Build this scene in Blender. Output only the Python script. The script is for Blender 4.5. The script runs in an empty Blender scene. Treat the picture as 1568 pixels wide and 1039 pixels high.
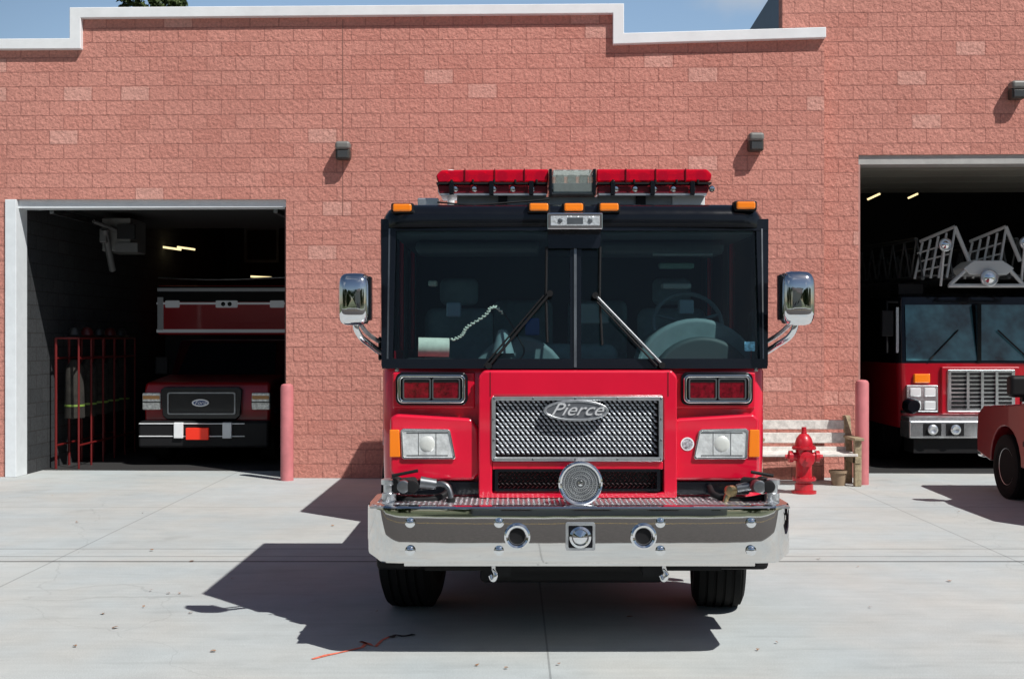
import bpy, bmesh, math, random
from mathutils import Vector, Matrix
random.seed(7)
F=1900.0; CX=784.0; CY=519.5; H=1.93
def X(px,d): return (px-CX)/F*d
def Z(py,d): return H+(CY-py)/F*d
scene=bpy.context.scene
col=scene.collection
R=math.radians

# ---------------------------------------------------------------- materials
def M(name,c,rough=.5,metal=0,coat=0,var=0.0,vs=6,bump=0,bs=60,spec=.5,emit=None,rv=0.0):
    m=bpy.data.materials.new(name); m.use_nodes=True
    nt=m.node_tree; b=nt.nodes['Principled BSDF']
    b.inputs['Base Color'].default_value=(*c,1)
    b.inputs['Roughness'].default_value=rough
    b.inputs['Metallic'].default_value=metal
    b.inputs['Coat Weight'].default_value=coat
    b.inputs['Coat Roughness'].default_value=.04
    b.inputs['Specular IOR Level'].default_value=spec
    if emit:
        b.inputs['Emission Color'].default_value=(*emit[:3],1); b.inputs['Emission Strength'].default_value=emit[3]
    tc=nt.nodes.new('ShaderNodeTexCoord')
    if var>0 or rv>0:
        n=nt.nodes.new('ShaderNodeTexNoise'); n.inputs['Scale'].default_value=vs; n.inputs['Detail'].default_value=3; n.inputs['Roughness'].default_value=.65
        nt.links.new(tc.outputs['Object'],n.inputs['Vector'])
        if var>0:
            mr=nt.nodes.new('ShaderNodeMapRange'); mr.inputs[1].default_value=.3; mr.inputs[2].default_value=.7
            mr.inputs[3].default_value=1-var; mr.inputs[4].default_value=1+var
            nt.links.new(n.outputs['Fac'],mr.inputs[0])
            mx=nt.nodes.new('ShaderNodeVectorMath'); mx.operation='SCALE'; mx.inputs[0].default_value=c
            nt.links.new(mr.outputs[0],mx.inputs['Scale']); nt.links.new(mx.outputs[0],b.inputs['Base Color'])
        if rv>0:
            mr=nt.nodes.new('ShaderNodeMapRange'); mr.inputs[1].default_value=.3; mr.inputs[2].default_value=.75
            mr.inputs[3].default_value=rough; mr.inputs[4].default_value=rough+rv
            nt.links.new(n.outputs['Fac'],mr.inputs[0]); nt.links.new(mr.outputs[0],b.inputs['Roughness'])
    if bump>0:
        n2=nt.nodes.new('ShaderNodeTexNoise'); n2.inputs['Scale'].default_value=bs; n2.inputs['Detail'].default_value=2
        nt.links.new(tc.outputs['Object'],n2.inputs['Vector'])
        bp=nt.nodes.new('ShaderNodeBump'); bp.inputs['Strength'].default_value=bump; bp.inputs['Distance'].default_value=.01
        nt.links.new(n2.outputs['Fac'],bp.inputs['Height']); nt.links.new(bp.outputs[0],b.inputs['Normal'])
    return m
def glassmat(name,tint,ior=1.5,rough=.0,haze=0,hazec=(.3,.4,.4)):
    m=bpy.data.materials.new(name); m.use_nodes=True; nt=m.node_tree
    for n in list(nt.nodes): nt.nodes.remove(n)
    out=nt.nodes.new('ShaderNodeOutputMaterial'); tr=nt.nodes.new('ShaderNodeBsdfTransparent'); gl=nt.nodes.new('ShaderNodeBsdfGlossy')
    mx=nt.nodes.new('ShaderNodeMixShader'); fr=nt.nodes.new('ShaderNodeFresnel'); fr.inputs[0].default_value=ior
    tr.inputs[0].default_value=(*tint,1); gl.inputs['Roughness'].default_value=rough
    nt.links.new(fr.outputs[0],mx.inputs[0])
    base=tr
    if haze>0:
        df=nt.nodes.new('ShaderNodeBsdfDiffuse'); df.inputs[0].default_value=(*hazec,1)
        m2=nt.nodes.new('ShaderNodeMixShader'); m2.inputs[0].default_value=haze
        nt.links.new(tr.outputs[0],m2.inputs[1]); nt.links.new(df.outputs[0],m2.inputs[2]); base=m2
    nt.links.new(base.outputs[0],mx.inputs[1]); nt.links.new(gl.outputs[0],mx.inputs[2]); nt.links.new(mx.outputs[0],out.inputs[0])
    return m
RED=M('red_paint',(.68,.003,.032),.3,0,1,var=.04,vs=3)
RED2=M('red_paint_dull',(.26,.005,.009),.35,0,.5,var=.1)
BLK=M('black_gloss',(.005,.006,.009),.14,0,.25,rv=.1,spec=.35)
BLKM=M('black_matte',(.009,.009,.010),.6,spec=.25)
CHR=M('chrome',(.84,.85,.87),.05,1)
CHRB=M('bumper_chrome',(.78,.765,.75),.03,1,bump=.05,bs=3.5)
ALU=M('aluminium',(.66,.68,.70),.32,.9,var=.15,vs=20)
ALUD=M('brushed_metal_dark',(.25,.26,.27),.4,1,var=.2)
RUB=M('tyre_rubber',(.010,.010,.010),.85,spec=.15)
AMB=M('amber_lens',(.85,.20,.01),.15,0,.8,emit=(1,.3,.02,.12))
REDL=M('red_lens_dark',(.15,.003,.010),.1,0,1,var=.6,vs=30)
WHT=M('white_paint',(.80,.82,.83),.45,var=.05,vs=3)
WHTG=M('white_weathered',(.66,.64,.60),.7,var=.25,vs=14,bump=.3)
WOOD=M('weathered_wood',(.33,.27,.17),.8,var=.35,vs=18,bump=.4)
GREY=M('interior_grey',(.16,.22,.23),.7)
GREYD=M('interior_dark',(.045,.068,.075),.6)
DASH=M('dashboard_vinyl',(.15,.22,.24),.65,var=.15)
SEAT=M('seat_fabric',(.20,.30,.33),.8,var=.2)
GLS=glassmat('windshield_glass',(.64,.77,.77),1.5)
GLSC=glassmat('clear_lens',(.96,.97,.97),1.4)
GLSR=glassmat('red_lens',(.9,.02,.04),1.5,haze=.55,hazec=(.80,.005,.04))
BRZ=M('bronze_fixture',(.045,.042,.036),.5,var=.2)
PAPER=M('paper_white',(.70,.70,.62),.8,var=.1,vs=30)

# ---------------------------------------------------------------- helpers
def root(name,loc=(0,0,0),rotz=0):
    e=bpy.data.objects.new(name,None); e.location=loc; e.rotation_euler=(0,0,rotz); e.empty_display_size=.3
    col.objects.link(e); return e
def fin(ob,parent,world=True):
    col.objects.link(ob)
    if parent:
        ob.parent=parent
        if world:
            ob.matrix_parent_inverse=(Matrix.Translation(parent.location)@Matrix.Rotation(parent.rotation_euler[2],4,'Z')).inverted()
    return ob
def mesh(name,vs,fs,mat,parent=None,smooth=False,bevel=0,seg=2,world=True,ang=35):
    me=bpy.data.meshes.new(name); me.from_pydata([tuple(v) for v in vs],[],fs); 
    bm=bmesh.new(); bm.from_mesh(me); bmesh.ops.recalc_face_normals(bm,faces=bm.faces); bm.to_mesh(me); bm.free()
    me.materials.append(mat)
    if smooth or bevel>0:
        for p in me.polygons: p.use_smooth=True
        me.set_sharp_from_angle(angle=R(ang))
    ob=bpy.data.objects.new(name,me); fin(ob,parent,world)
    if bevel>0:
        b=ob.modifiers.new('b','BEVEL'); b.width=bevel; b.segments=seg; b.limit_method='ANGLE'; b.angle_limit=R(40); b.harden_normals=True
    return ob
def box(name,x0,x1,y0,y1,z0,z1,mat,parent=None,bevel=0,seg=2,world=True,rot=None):
    vs=[(x0,y0,z0),(x1,y0,z0),(x1,y1,z0),(x0,y1,z0),(x0,y0,z1),(x1,y0,z1),(x1,y1,z1),(x0,y1,z1)]
    if rot:
        c=Vector(((x0+x1)/2,(y0+y1)/2,(z0+z1)/2)); vs=[c+rot@(Vector(v)-c) for v in vs]
    fs=[(0,3,2,1),(4,5,6,7),(0,1,5,4),(1,2,6,5),(2,3,7,6),(3,0,4,7)]
    return mesh(name,vs,fs,mat,parent,bevel=bevel,seg=seg,world=world)
def prism(name,pts,y0,y1,mat,parent=None,bevel=0,seg=2,world=True,smooth=False):
    n=len(pts); vs=[(x,y0,z) for x,z in pts]+[(x,y1,z) for x,z in pts]
    fs=[tuple(range(n)),tuple(range(2*n-1,n-1,-1))]+[(i,(i+1)%n,n+(i+1)%n,n+i) for i in range(n)]
    return mesh(name,vs,fs,mat,parent,bevel=bevel,seg=seg,world=world,smooth=smooth)
def prismx(name,pts,x0,x1,mat,parent=None,bevel=0,seg=2,smooth=False):
    n=len(pts); vs=[(x0,y,z) for y,z in pts]+[(x1,y,z) for y,z in pts]
    fs=[tuple(range(n)),tuple(range(2*n-1,n-1,-1))]+[(i,(i+1)%n,n+(i+1)%n,n+i) for i in range(n)]
    return mesh(name,vs,fs,mat,parent,bevel=bevel,seg=seg,smooth=smooth)
def rr(x0,z0,x1,z1,r,s=5):
    p=[]
    for cx,cz,a0 in ((x1-r,z1-r,0),(x0+r,z1-r,90),(x0+r,z0+r,180),(x1-r,z0+r,270)):
        for i in range(s+1):
            a=R(a0+90*i/s); p.append((cx+r*math.cos(a),cz+r*math.sin(a)))
    return p
def ring(name,o,i,y0,y1,mat,parent=None,bevel=0):
    n=len(o); vs=[(x,y0,z) for x,z in o]+[(x,y0,z) for x,z in i]+[(x,y1,z) for x,z in o]+[(x,y1,z) for x,z in i]
    fs=[]
    for k in range(n):
        k2=(k+1)%n
        fs+=[(k,k2,n+k2,n+k),(2*n+k,3*n+k,3*n+k2,2*n+k2),(k,2*n+k,2*n+k2,k2),(n+k,n+k2,3*n+k2,3*n+k)]
    return mesh(name,vs,fs,mat,parent,bevel=bevel)
def lathe(name,prof,c,mat,parent=None,axis=(0,0,1),seg=32,ang=35,world=True):
    ax=Vector(axis).normalized(); q=Vector((0,0,1)).rotation_difference(ax).to_matrix(); c=Vector(c)
    vs=[];fs=[];n=len(prof)
    for i in range(seg):
        a=2*math.pi*i/seg
        for r,h in prof: vs.append(c+q@Vector((r*math.cos(a),r*math.sin(a),h)))
    for i in range(seg):
        j=(i+1)%seg
        for k in range(n-1): fs.append((i*n+k,j*n+k,j*n+k+1,i*n+k+1))
    if prof[0][0]>1e-5: fs.append(tuple(i*n for i in range(seg)))
    if prof[-1][0]>1e-5: fs.append(tuple(i*n+n-1 for i in range(seg)))
    me=bpy.data.meshes.new(name); me.from_pydata([tuple(v) for v in vs],[],fs)
    bm=bmesh.new(); bm.from_mesh(me); bmesh.ops.remove_doubles(bm,verts=bm.verts,dist=1e-5); bmesh.ops.recalc_face_normals(bm,faces=bm.faces); bm.to_mesh(me); bm.free()
    me.materials.append(mat)
    for p in me.polygons: p.use_smooth=True
    me.set_sharp_from_angle(angle=R(ang))
    return fin(bpy.data.objects.new(name,me),parent,world)
def cyl(name,p0,p1,r,mat,parent=None,r2=None,seg=20):
    p0=Vector(p0);p1=Vector(p1); L=(p1-p0).length
    return lathe(name,[(r,0),(r2 if r2 is not None else r,L)],p0,mat,parent,axis=(p1-p0),seg=seg)
def tube(name,pts,r,mat,parent=None,smooth=True,cyclic=False):
    cu=bpy.data.curves.new(name,'CURVE'); cu.dimensions='3D'; cu.bevel_depth=r; cu.bevel_resolution=3
    sp=cu.splines.new('BEZIER' if smooth else 'POLY')
    if smooth:
        sp.bezier_points.add(len(pts)-1)
        for b,p in zip(sp.bezier_points,pts): b.co=p; b.handle_left_type=b.handle_right_type='AUTO'
    else:
        sp.points.add(len(pts)-1)
        for b,p in zip(sp.points,pts): b.co=(*p,1)
    sp.use_cyclic_u=cyclic; cu.use_fill_caps=True
    t=bpy.data.objects.new('tmp',cu); col.objects.link(t)
    dg=bpy.context.evaluated_depsgraph_get(); me=bpy.data.meshes.new_from_object(t.evaluated_get(dg))
    bpy.data.objects.remove(t); me.name=name; me.materials.clear(); me.materials.append(mat)
    for p in me.polygons: p.use_smooth=True
    return fin(bpy.data.objects.new(name,me),parent)
def text(name,body,size,loc,mat,parent,ext=.004,shear=0,rot=(R(90),0,0),sx=1):
    cu=bpy.data.curves.new(name,'FONT'); cu.body=body; cu.size=size; cu.extrude=ext; cu.shear=shear; cu.align_x='CENTER'; cu.align_y='CENTER'; cu.offset=.0
    t=bpy.data.objects.new('tmp',cu); col.objects.link(t)
    dg=bpy.context.evaluated_depsgraph_get(); me=bpy.data.meshes.new_from_object(t.evaluated_get(dg)); bpy.data.objects.remove(t)
    me.transform(Matrix.Translation(loc)@Matrix.Rotation(rot[0],4,'X')@Matrix.Diagonal((sx,1,1,1)))
    me.materials.clear(); me.materials.append(mat)
    return fin(bpy.data.objects.new(name,me),parent)
def bars(name,segs,w,h,mat,parent,nrm=(0,-1,0)):
    n=Vector(nrm); vs=[];fs=[]
    for c,d,L in segs:
        c=Vector(c); d=Vector(d).normalized(); s=d.cross(n).normalized()
        b=len(vs)
        for a,bb in ((-1,0),(0,-1),(1,0),(0,1)): vs.append(c+d*a*L/2+s*bb*w/2)
        vs.append(c+n*h)
        fs+=[(b,b+1,b+4),(b+1,b+2,b+4),(b+2,b+3,b+4),(b+3,b,b+4)]
    return mesh(name,vs,fs,mat,parent)
def wheel(name,c,r,w,parent,side=-1,turn=0):
    c=Vector(c); ax=Vector((side*math.cos(turn),side*math.sin(turn),0))
    hw=w/2
    pr=[(r*.56,-hw*.8),(r*.7,-hw),(r*.88,-hw),(r*.96,-hw*.86)]
    for k in range(5):
        z0=-hw*.8+k*hw*.34; pr+=[(r,z0),(r,z0+hw*.22),(r*.975,z0+hw*.24),(r*.975,z0+hw*.32)]
    pr+=[(r*.96,hw*.9),(r*.88,hw),(r*.7,hw),(r*.56,hw*.8)]
    lathe(name+'_tyre',pr,c,RUB,parent,axis=ax,seg=48,ang=25)
    lathe(name+'_rim',[(0.001,hw*.75),(r*.16,hw*.75),(r*.18,hw*.45),(r*.4,hw*.35),(r*.5,hw*.7),(r*.57,hw*.82),(r*.57,-hw*.8),(.001,-hw*.7)],c,ALU,parent,axis=ax,seg=36)

# ---------------------------------------------------------------- sun / sky
el=math.atan(1/math.hypot(.56,.54)); 
dirv=Vector((-.56,.54,-1)).normalized()
sl=bpy.data.lights.new('sun','SUN'); sl.energy=5.0; sl.angle=R(.53); sl.color=(1,.972,.93)
so=bpy.data.objects.new('sun',sl); so.rotation_euler=dirv.to_track_quat('-Z','Y').to_euler(); so.location=(10,-10,20); col.objects.link(so)
w=bpy.data.worlds.new('World'); scene.world=w; w.use_nodes=True; nt=w.node_tree
bg=nt.nodes['Background']; sky=nt.nodes.new('ShaderNodeTexSky'); sky.sky_type='NISHITA'; sky.sun_disc=False
sky.sun_elevation=el; sky.sun_rotation=math.atan2(.56,-.54)
sky.air_density=1.1; sky.dust_density=.6; sky.ozone_density=1.2
bg.inputs[1].default_value=.05
tc=nt.nodes.new('ShaderNodeTexCoord')
sx=nt.nodes.new('ShaderNodeSeparateXYZ'); nt.links.new(tc.outputs['Generated'],sx.inputs[0])
# brightness gain painted into the sky ahead of the camera
sky_gain=nt.nodes.new('ShaderNodeMapRange'); sky_gain.inputs[1].default_value=.80; sky_gain.inputs[2].default_value=.95; sky_gain.inputs[3].default_value=1; sky_gain.inputs[4].default_value=2.6
nt.links.new(sx.outputs['Y'],sky_gain.inputs[0])
sk2=nt.nodes.new('ShaderNodeVectorMath'); sk2.operation='SCALE'; nt.links.new(sky.outputs[0],sk2.inputs[0]); nt.links.new(sky_gain.outputs[0],sk2.inputs['Scale'])
cd=Vector((370,1900,545)).normalized()
sub=nt.nodes.new('ShaderNodeVectorMath'); sub.operation='SUBTRACT'; sub.inputs[1].default_value=cd
nt.links.new(tc.outputs['Generated'],sub.inputs[0])
sc=nt.nodes.new('ShaderNodeVectorMath'); sc.operation='MULTIPLY'; sc.inputs[1].default_value=(1.1,.6,2.2); nt.links.new(sub.outputs[0],sc.inputs[0])
ln=nt.nodes.new('ShaderNodeVectorMath'); ln.operation='LENGTH'; nt.links.new(sc.outputs[0],ln.inputs[0])
nz=nt.nodes.new('ShaderNodeTexNoise'); nz.inputs['Scale'].default_value=14; nz.inputs['Detail'].default_value=6; nt.links.new(tc.outputs['Generated'],nz.inputs['Vector'])
ad=nt.nodes.new('ShaderNodeMath'); ad.operation='MULTIPLY_ADD'; ad.inputs[1].default_value=.12; nt.links.new(nz.outputs['Fac'],ad.inputs[0]); nt.links.new(ln.outputs['Value'],ad.inputs[2])
mr=nt.nodes.new('ShaderNodeMapRange'); mr.interpolation_type='SMOOTHSTEP'; mr.inputs[1].default_value=.125; mr.inputs[2].default_value=.07; mr.inputs[3].default_value=0; mr.inputs[4].default_value=.75
nt.links.new(ad.outputs[0],mr.inputs[0])
nb=nt.nodes.new('ShaderNodeTexNoise'); nb.inputs['Scale'].default_value=2.2; nb.inputs['Detail'].default_value=5; nb.inputs['Roughness'].default_value=.6
nt.links.new(tc.outputs['Generated'],nb.inputs['Vector'])
m2=nt.nodes.new('ShaderNodeMapRange'); m2.inputs[1].default_value=.56; m2.inputs[2].default_value=.75; m2.inputs[3].default_value=0; m2.inputs[4].default_value=.7
nt.links.new(nb.outputs['Fac'],m2.inputs[0])
m3=nt.nodes.new('ShaderNodeMapRange'); m3.inputs[1].default_value=.3; m3.inputs[2].default_value=-.2; nt.links.new(sx.outputs['Y'],m3.inputs[0])
mm=nt.nodes.new('ShaderNodeMath'); mm.operation='MULTIPLY'; nt.links.new(m2.outputs[0],mm.inputs[0]); nt.links.new(m3.outputs[0],mm.inputs[1])
mxx=nt.nodes.new('ShaderNodeMath'); mxx.operation='MAXIMUM'; nt.links.new(mm.outputs[0],mxx.inputs[0]); nt.links.new(mr.outputs[0],mxx.inputs[1])
mix=nt.nodes.new('ShaderNodeMixRGB'); mix.inputs[2].default_value=(11,11.4,12,1)
nt.links.new(mxx.outputs[0],mix.inputs[0]); nt.links.new(sk2.outputs[0],mix.inputs[1]); nt.links.new(mix.outputs[0],bg.inputs[0])

# ---------------------------------------------------------------- camera
cam=bpy.data.cameras.new('camera'); cam.sensor_width=36; cam.lens=F/1568*36; cam.clip_end=3000; cam.clip_start=.1
co=bpy.data.objects.new('camera',cam); co.location=(0,0,H); co.rotation_euler=(R(90),0,0); col.objects.link(co); scene.camera=co
scene.view_settings.view_transform='Standard'; scene.view_settings.look='None'; scene.view_settings.exposure=0

# ---------------------------------------------------------------- ground
def N(nt,t,**k):
    n=nt.nodes.new(t)
    for a,b in k.items(): setattr(n,a,b)
    return n
def concrete():
    m=bpy.data.materials.new('concrete_apron'); m.use_nodes=True; nt=m.node_tree; L=nt.links.new; b=nt.nodes['Principled BSDF']
    tc=N(nt,'ShaderNodeTexCoord'); b.inputs['Roughness'].default_value=.85; b.inputs['Specular IOR Level'].default_value=.25
    def noise(s,d=3,ro=.6,vec=None):
        n=N(nt,'ShaderNodeTexNoise'); n.inputs['Scale'].default_value=s; n.inputs['Detail'].default_value=d; n.inputs['Roughness'].default_value=ro
        L(vec or tc.outputs['Object'],n.inputs['Vector']); return n.outputs['Fac']
    def mr(i,a,bb,c,d):
        n=N(nt,'ShaderNodeMapRange'); n.inputs[1].default_value=a;n.inputs[2].default_value=bb;n.inputs[3].default_value=c;n.inputs[4].default_value=d; L(i,n.inputs[0]); return n.outputs[0]
    def mul(a,bb):
        n=N(nt,'ShaderNodeMath',operation='MULTIPLY'); L(a,n.inputs[0]); L(bb,n.inputs[1]); return n.outputs[0]
    f=mul(mr(noise(.35,2),.3,.7,.91,1.06),mr(noise(3.5,5,.7),.25,.75,.92,1.06))
    f=mul(f,mr(noise(120,1),.3,.7,.86,1.11))
    mp=N(nt,'ShaderNodeMapping'); mp.inputs['Scale'].default_value=(.5,9,1); L(tc.outputs['Object'],mp.inputs[0])
    f=mul(f,mr(noise(2,3,.6,mp.outputs[0]),.3,.7,.95,1.03))
    f=mul(f,mr(noise(1.1,3,.55),.64,.76,1,.84))
    mp2=N(nt,'ShaderNodeMapping'); mp2.inputs['Scale'].default_value=(1.2,5,1); mp2.inputs['Rotation'].default_value=(0,0,R(28)); L(tc.outputs['Object'],mp2.inputs[0])
    f=mul(f,mr(noise(1.0,2,.5,mp2.outputs[0]),.60,.70,1,.92))
    v=N(nt,'ShaderNodeTexVoronoi',feature='DISTANCE_TO_EDGE'); v.inputs['Scale'].default_value=.16
    wn=N(nt,'ShaderNodeTexNoise'); wn.inputs['Scale'].default_value=1.4; wn.inputs['Detail'].default_value=4; L(tc.outputs['Object'],wn.inputs['Vector'])
    va=N(nt,'ShaderNodeVectorMath',operation='MULTIPLY_ADD'); va.inputs[1].default_value=(.9,.9,0); L(wn.outputs['Color'],va.inputs[0]); L(tc.outputs['Object'],va.inputs[2]); L(va.outputs[0],v.inputs['Vector'])
    f=mul(f,mr(v.outputs['Distance'],.0004,.0012,.88,1))
    s=N(nt,'ShaderNodeSeparateXYZ'); L(tc.outputs['Object'],s.inputs[0])
    def line(out,pos,w,val=.42):
        a=N(nt,'ShaderNodeMath',operation='SUBTRACT'); L(out,a.inputs[0]); a.inputs[1].default_value=pos
        a2=N(nt,'ShaderNodeMath',operation='ABSOLUTE'); L(a.outputs[0],a2.inputs[0])
        return mr(a2.outputs[0],w,w*1.6,val,1)
    for pos,wd,va_ in ((10.8,.020,.36),(11.05,.011,.55),(11.45,.011,.55),(14.3,.012,.78)): f=mul(f,line(s.outputs['Y'],pos,wd,va_))
    for pos in (.22,-4.0,4.4,8.6,-8.3): f=mul(f,line(s.outputs['X'],pos,.005,.62))
    c=N(nt,'ShaderNodeMixRGB'); c.inputs[1].default_value=(.435,.475,.48,1); c.inputs[2].default_value=(.465,.475,.455,1); L(mr(noise(.8,2),.35,.65,0,1),c.inputs[0])
    sc=N(nt,'ShaderNodeVectorMath',operation='SCALE'); L(c.outputs[0],sc.inputs[0]); L(f,sc.inputs['Scale']); L(sc.outputs[0],b.inputs['Base Color'])
    return m
CONC=concrete()
GRS=M('dry_grass',(.07,.09,.035),.9,var=.5,vs=2)
ASP=M('asphalt',(.068,.064,.061),.9,var=.45,vs=16,spec=.2)
def sheet(name,x0,x1,y0,y1,z,mat):
    return mesh(name,[(x0,y0,z),(x1,y0,z),(x1,y1,z),(x0,y1,z)],[(0,1,2,3)],mat)
sheet('ground',-900,900,-900,900,-.012,GRS)
sheet('road',-200,200,-11,3.6,-.006,ASP)
sheet('concrete_apron',-22,22,3.6,30,0,CONC)
YEL=M('road_yellow',(.6,.4,.04),.7,var=.2)
sheet('road_centre_line',-200,200,-3.6,-3.45,-.002,YEL)
sheet('sidewalk',-200,200,-14,-11,-.004,CONC)

# ---------------------------------------------------------------- building
SL=.035; aw=math.atan(-SL)
st=root('fire_station',(0,17.2,0),aw)
def U(px):
    t=(px-CX)/F; return t*17.2/(1+SL*t)/math.cos(aw)
def ZW(px,py):
    x=U(px)*math.cos(aw); return Z(py,17.2-SL*x)
def block(name,c_lo,c_mid,c_hi,mort,bump=1.0,rowh=.203,bw=.406,cheap=False):
    m=bpy.data.materials.new(name); m.use_nodes=True; nt=m.node_tree; L=nt.links.new; b=nt.nodes['Principled BSDF']; b.inputs['Roughness'].default_value=.9; b.inputs['Specular IOR Level'].default_value=.15
    tc=N(nt,'ShaderNodeTexCoord'); s=N(nt,'ShaderNodeSeparateXYZ'); L(tc.outputs['Object'],s.inputs[0])
    ad=N(nt,'ShaderNodeMath',operation='ADD'); L(s.outputs['X'],ad.inputs[0]); L(s.outputs['Y'],ad.inputs[1])
    cb=N(nt,'ShaderNodeCombineXYZ'); L(ad.outputs[0],cb.inputs[0]); L(s.outputs['Z'],cb.inputs[1])
    wn=N(nt,'ShaderNodeTexNoise'); wn.inputs['Scale'].default_value=16; wn.inputs['Detail'].default_value=1; L(tc.outputs['Object'],wn.inputs['Vector'])
    va=N(nt,'ShaderNodeVectorMath',operation='MULTIPLY_ADD'); va.inputs[1].default_value=(.012,.012,0); L(wn.outputs['Color'],va.inputs[0]); L(cb.outputs[0],va.inputs[2])
    br=N(nt,'ShaderNodeTexBrick'); br.offset=.5; br.inputs['Scale'].default_value=1; br.inputs['Brick Width'].default_value=bw; br.inputs['Row Height'].default_value=rowh
    br.inputs['Mortar Size'].default_value=.0075; br.inputs['Mortar Smooth'].default_value=.25; br.inputs['Color1'].default_value=(0,0,0,1); br.inputs['Color2'].default_value=(1,1,1,1); br.inputs['Mortar'].default_value=(.5,.5,.5,1)
    L(va.outputs[0],br.inputs['Vector'])
    cr=N(nt,'ShaderNodeValToRGB'); e=cr.color_ramp.elements; e[0].position=0; e[0].color=(*c_lo,1); e[1].position=1; e[1].color=(*c_hi,1)
    for p,c in ((.5,c_mid),(.955,c_mid),(.965,c_hi)): x=e.new(p); x.color=(*c,1)
    L(br.outputs['Color'],cr.inputs[0])
    n=N(nt,'ShaderNodeTexNoise'); n.inputs['Scale'].default_value=26; n.inputs['Detail'].default_value=4; n.inputs['Roughness'].default_value=.75; L(tc.outputs['Object'],n.inputs['Vector'])
    n2=N(nt,'ShaderNodeTexNoise'); n2.inputs['Scale'].default_value=.6; n2.inputs['Detail'].default_value=2; L(tc.outputs['Object'],n2.inputs['Vector'])
    def mr(i,a,bb,c,d):
        q=N(nt,'ShaderNodeMapRange'); q.inputs[1].default_value=a;q.inputs[2].default_value=bb;q.inputs[3].default_value=c;q.inputs[4].default_value=d; L(i,q.inputs[0]); return q.outputs[0]
    f=N(nt,'ShaderNodeMath',operation='MULTIPLY'); L(mr(n.outputs['Fac'],.3,.7,.74,1.24),f.inputs[0]); L(mr(n2.outputs['Fac'],.3,.7,.94,1.05),f.inputs[1])
    mx=N(nt,'ShaderNodeMixRGB'); L(br.outputs['Fac'],mx.inputs[0]); L(cr.outputs[0],mx.inputs[1]); mx.inputs[2].default_value=(*mort,1)
    sc=N(nt,'ShaderNodeVectorMath',operation='SCALE'); L(mx.outputs[0],sc.inputs[0]); L(f.outputs[0],sc.inputs['Scale']); L(sc.outputs[0],b.inputs['Base Color'])
    if not cheap:
        n3=N(nt,'ShaderNodeTexNoise'); n3.inputs['Scale'].default_value=15; n3.inputs['Detail'].default_value=4; n3.inputs['Roughness'].default_value=.65; L(tc.outputs['Object'],n3.inputs['Vector'])
        h2=N(nt,'ShaderNodeMath',operation='MULTIPLY_ADD'); L(br.outputs['Fac'],h2.inputs[0]); h2.inputs[1].default_value=-.55; L(n3.outputs['Fac'],h2.inputs[2])
        bp=N(nt,'ShaderNodeBump'); bp.inputs['Strength'].default_value=bump; bp.inputs['Distance'].default_value=.027; L(h2.outputs[0],bp.inputs['Height']); L(bp.outputs[0],b.inputs['Normal'])
    return m
BRK=block('split_face_block',(.535,.228,.182),(.575,.258,.208),(.62,.32,.265),(.44,.19,.155),.88)
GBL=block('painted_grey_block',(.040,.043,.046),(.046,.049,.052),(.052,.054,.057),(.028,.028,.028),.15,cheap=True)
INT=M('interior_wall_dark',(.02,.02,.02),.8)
CEI=M('ceiling_panel',(.26,.25,.21),.8)
uL=-13.5
prism('front_wall',[(uL,-.05),(uL,ZW(0,70)),(U(118),ZW(110,70)),(U(118),ZW(118,22)),(U(946),ZW(946,16)),(U(946),ZW(946,62)),(U(1262),ZW(1262,52)),(U(1262),-.05),(U(438),-.05),(U(438),ZW(438,305)),(U(11),ZW(11,305)),(U(11),-.05)],0,.3,BRK,st,world=False)
prism('parapet_coping',[(uL,ZW(0,60)),(U(110),ZW(110,61)),(U(110),ZW(110,14)),(U(955),ZW(955,8)),(U(955),ZW(955,53)),(U(1263),ZW(1262,44)),(U(1263),ZW(1262,60)),(U(938),ZW(938,70)),(U(938),ZW(938,23)),(U(127),ZW(127,30)),(U(127),ZW(127,77)),(uL,ZW(0,75))],-.09,.36,WHT,st,world=False,bevel=.01)
uR=13.5; v0=.31
def U2(px):
    t=(px-CX)/F; return t*(17.2+v0)/(1+SL*t)/math.cos(aw)
prism('bay_wall',[(U2(1197),-.05),(U2(1197),8.2),(uR,8.2),(uR,-.05),(10.3,-.05),(10.3,ZW(1323,232)),(U(1323),ZW(1323,232)),(U(1323),-.05)],.31,.6,BRK,st,world=False)
box('bay_side_wall',U2(1197)+.0,U2(1197)+.25,.6,12,4.9,7.0,M('navy_metal_cladding',(.03,.05,.09),.5,var=.1),st,world=False)
JT=M('joint_sealant',(.30,.14,.11),.8)
for px in (525,):
    box('control_joint',U(px)-.006,U(px)+.006,-.004,.02,ZW(px,330),ZW(px,30),JT,st,world=False)
box('control_joint_2',U(1263),U(1263)+.02,.29,.32,0,ZW(1262,70),JT,st,world=False)
zt=ZW(11,305)
FRM=M('door_frame_white',(.74,.78,.80),.4,var=.05)
box('door_frame_jamb',U(11)-.02,U(11)+.14,-.03,.34,0,zt-.005,FRM,st,bevel=.008,world=False)
box('door_frame_head',U(11)-.02,U(438)+.01,.05,.34,zt-.12,zt+.01,FRM,st,world=False)
box('door_frame_jamb_far',U(438)-.03,U(438)+.02,.06,.34,0,zt-.12,M('jamb_brown',(.12,.07,.06),.6),st,world=False)
zt2=ZW(1323,232)
box('bay_door_head',U(1323)-.01,10.3,.34,.66,zt2-.13,zt2+.01,M('door_head_grey',(.42,.42,.4),.5,var=.1),st,world=False)
box('bay_door_jamb',U(1323)-.02,U(1323)+.03,.34,.66,0,zt2-.13,M('jamb_pink',(.45,.25,.22),.6),st,world=False)
box('raised_door',U(11)+.3,U(438)-.1,.8,4.4,zt-.02,zt+.04,INT,st,world=False)
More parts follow.
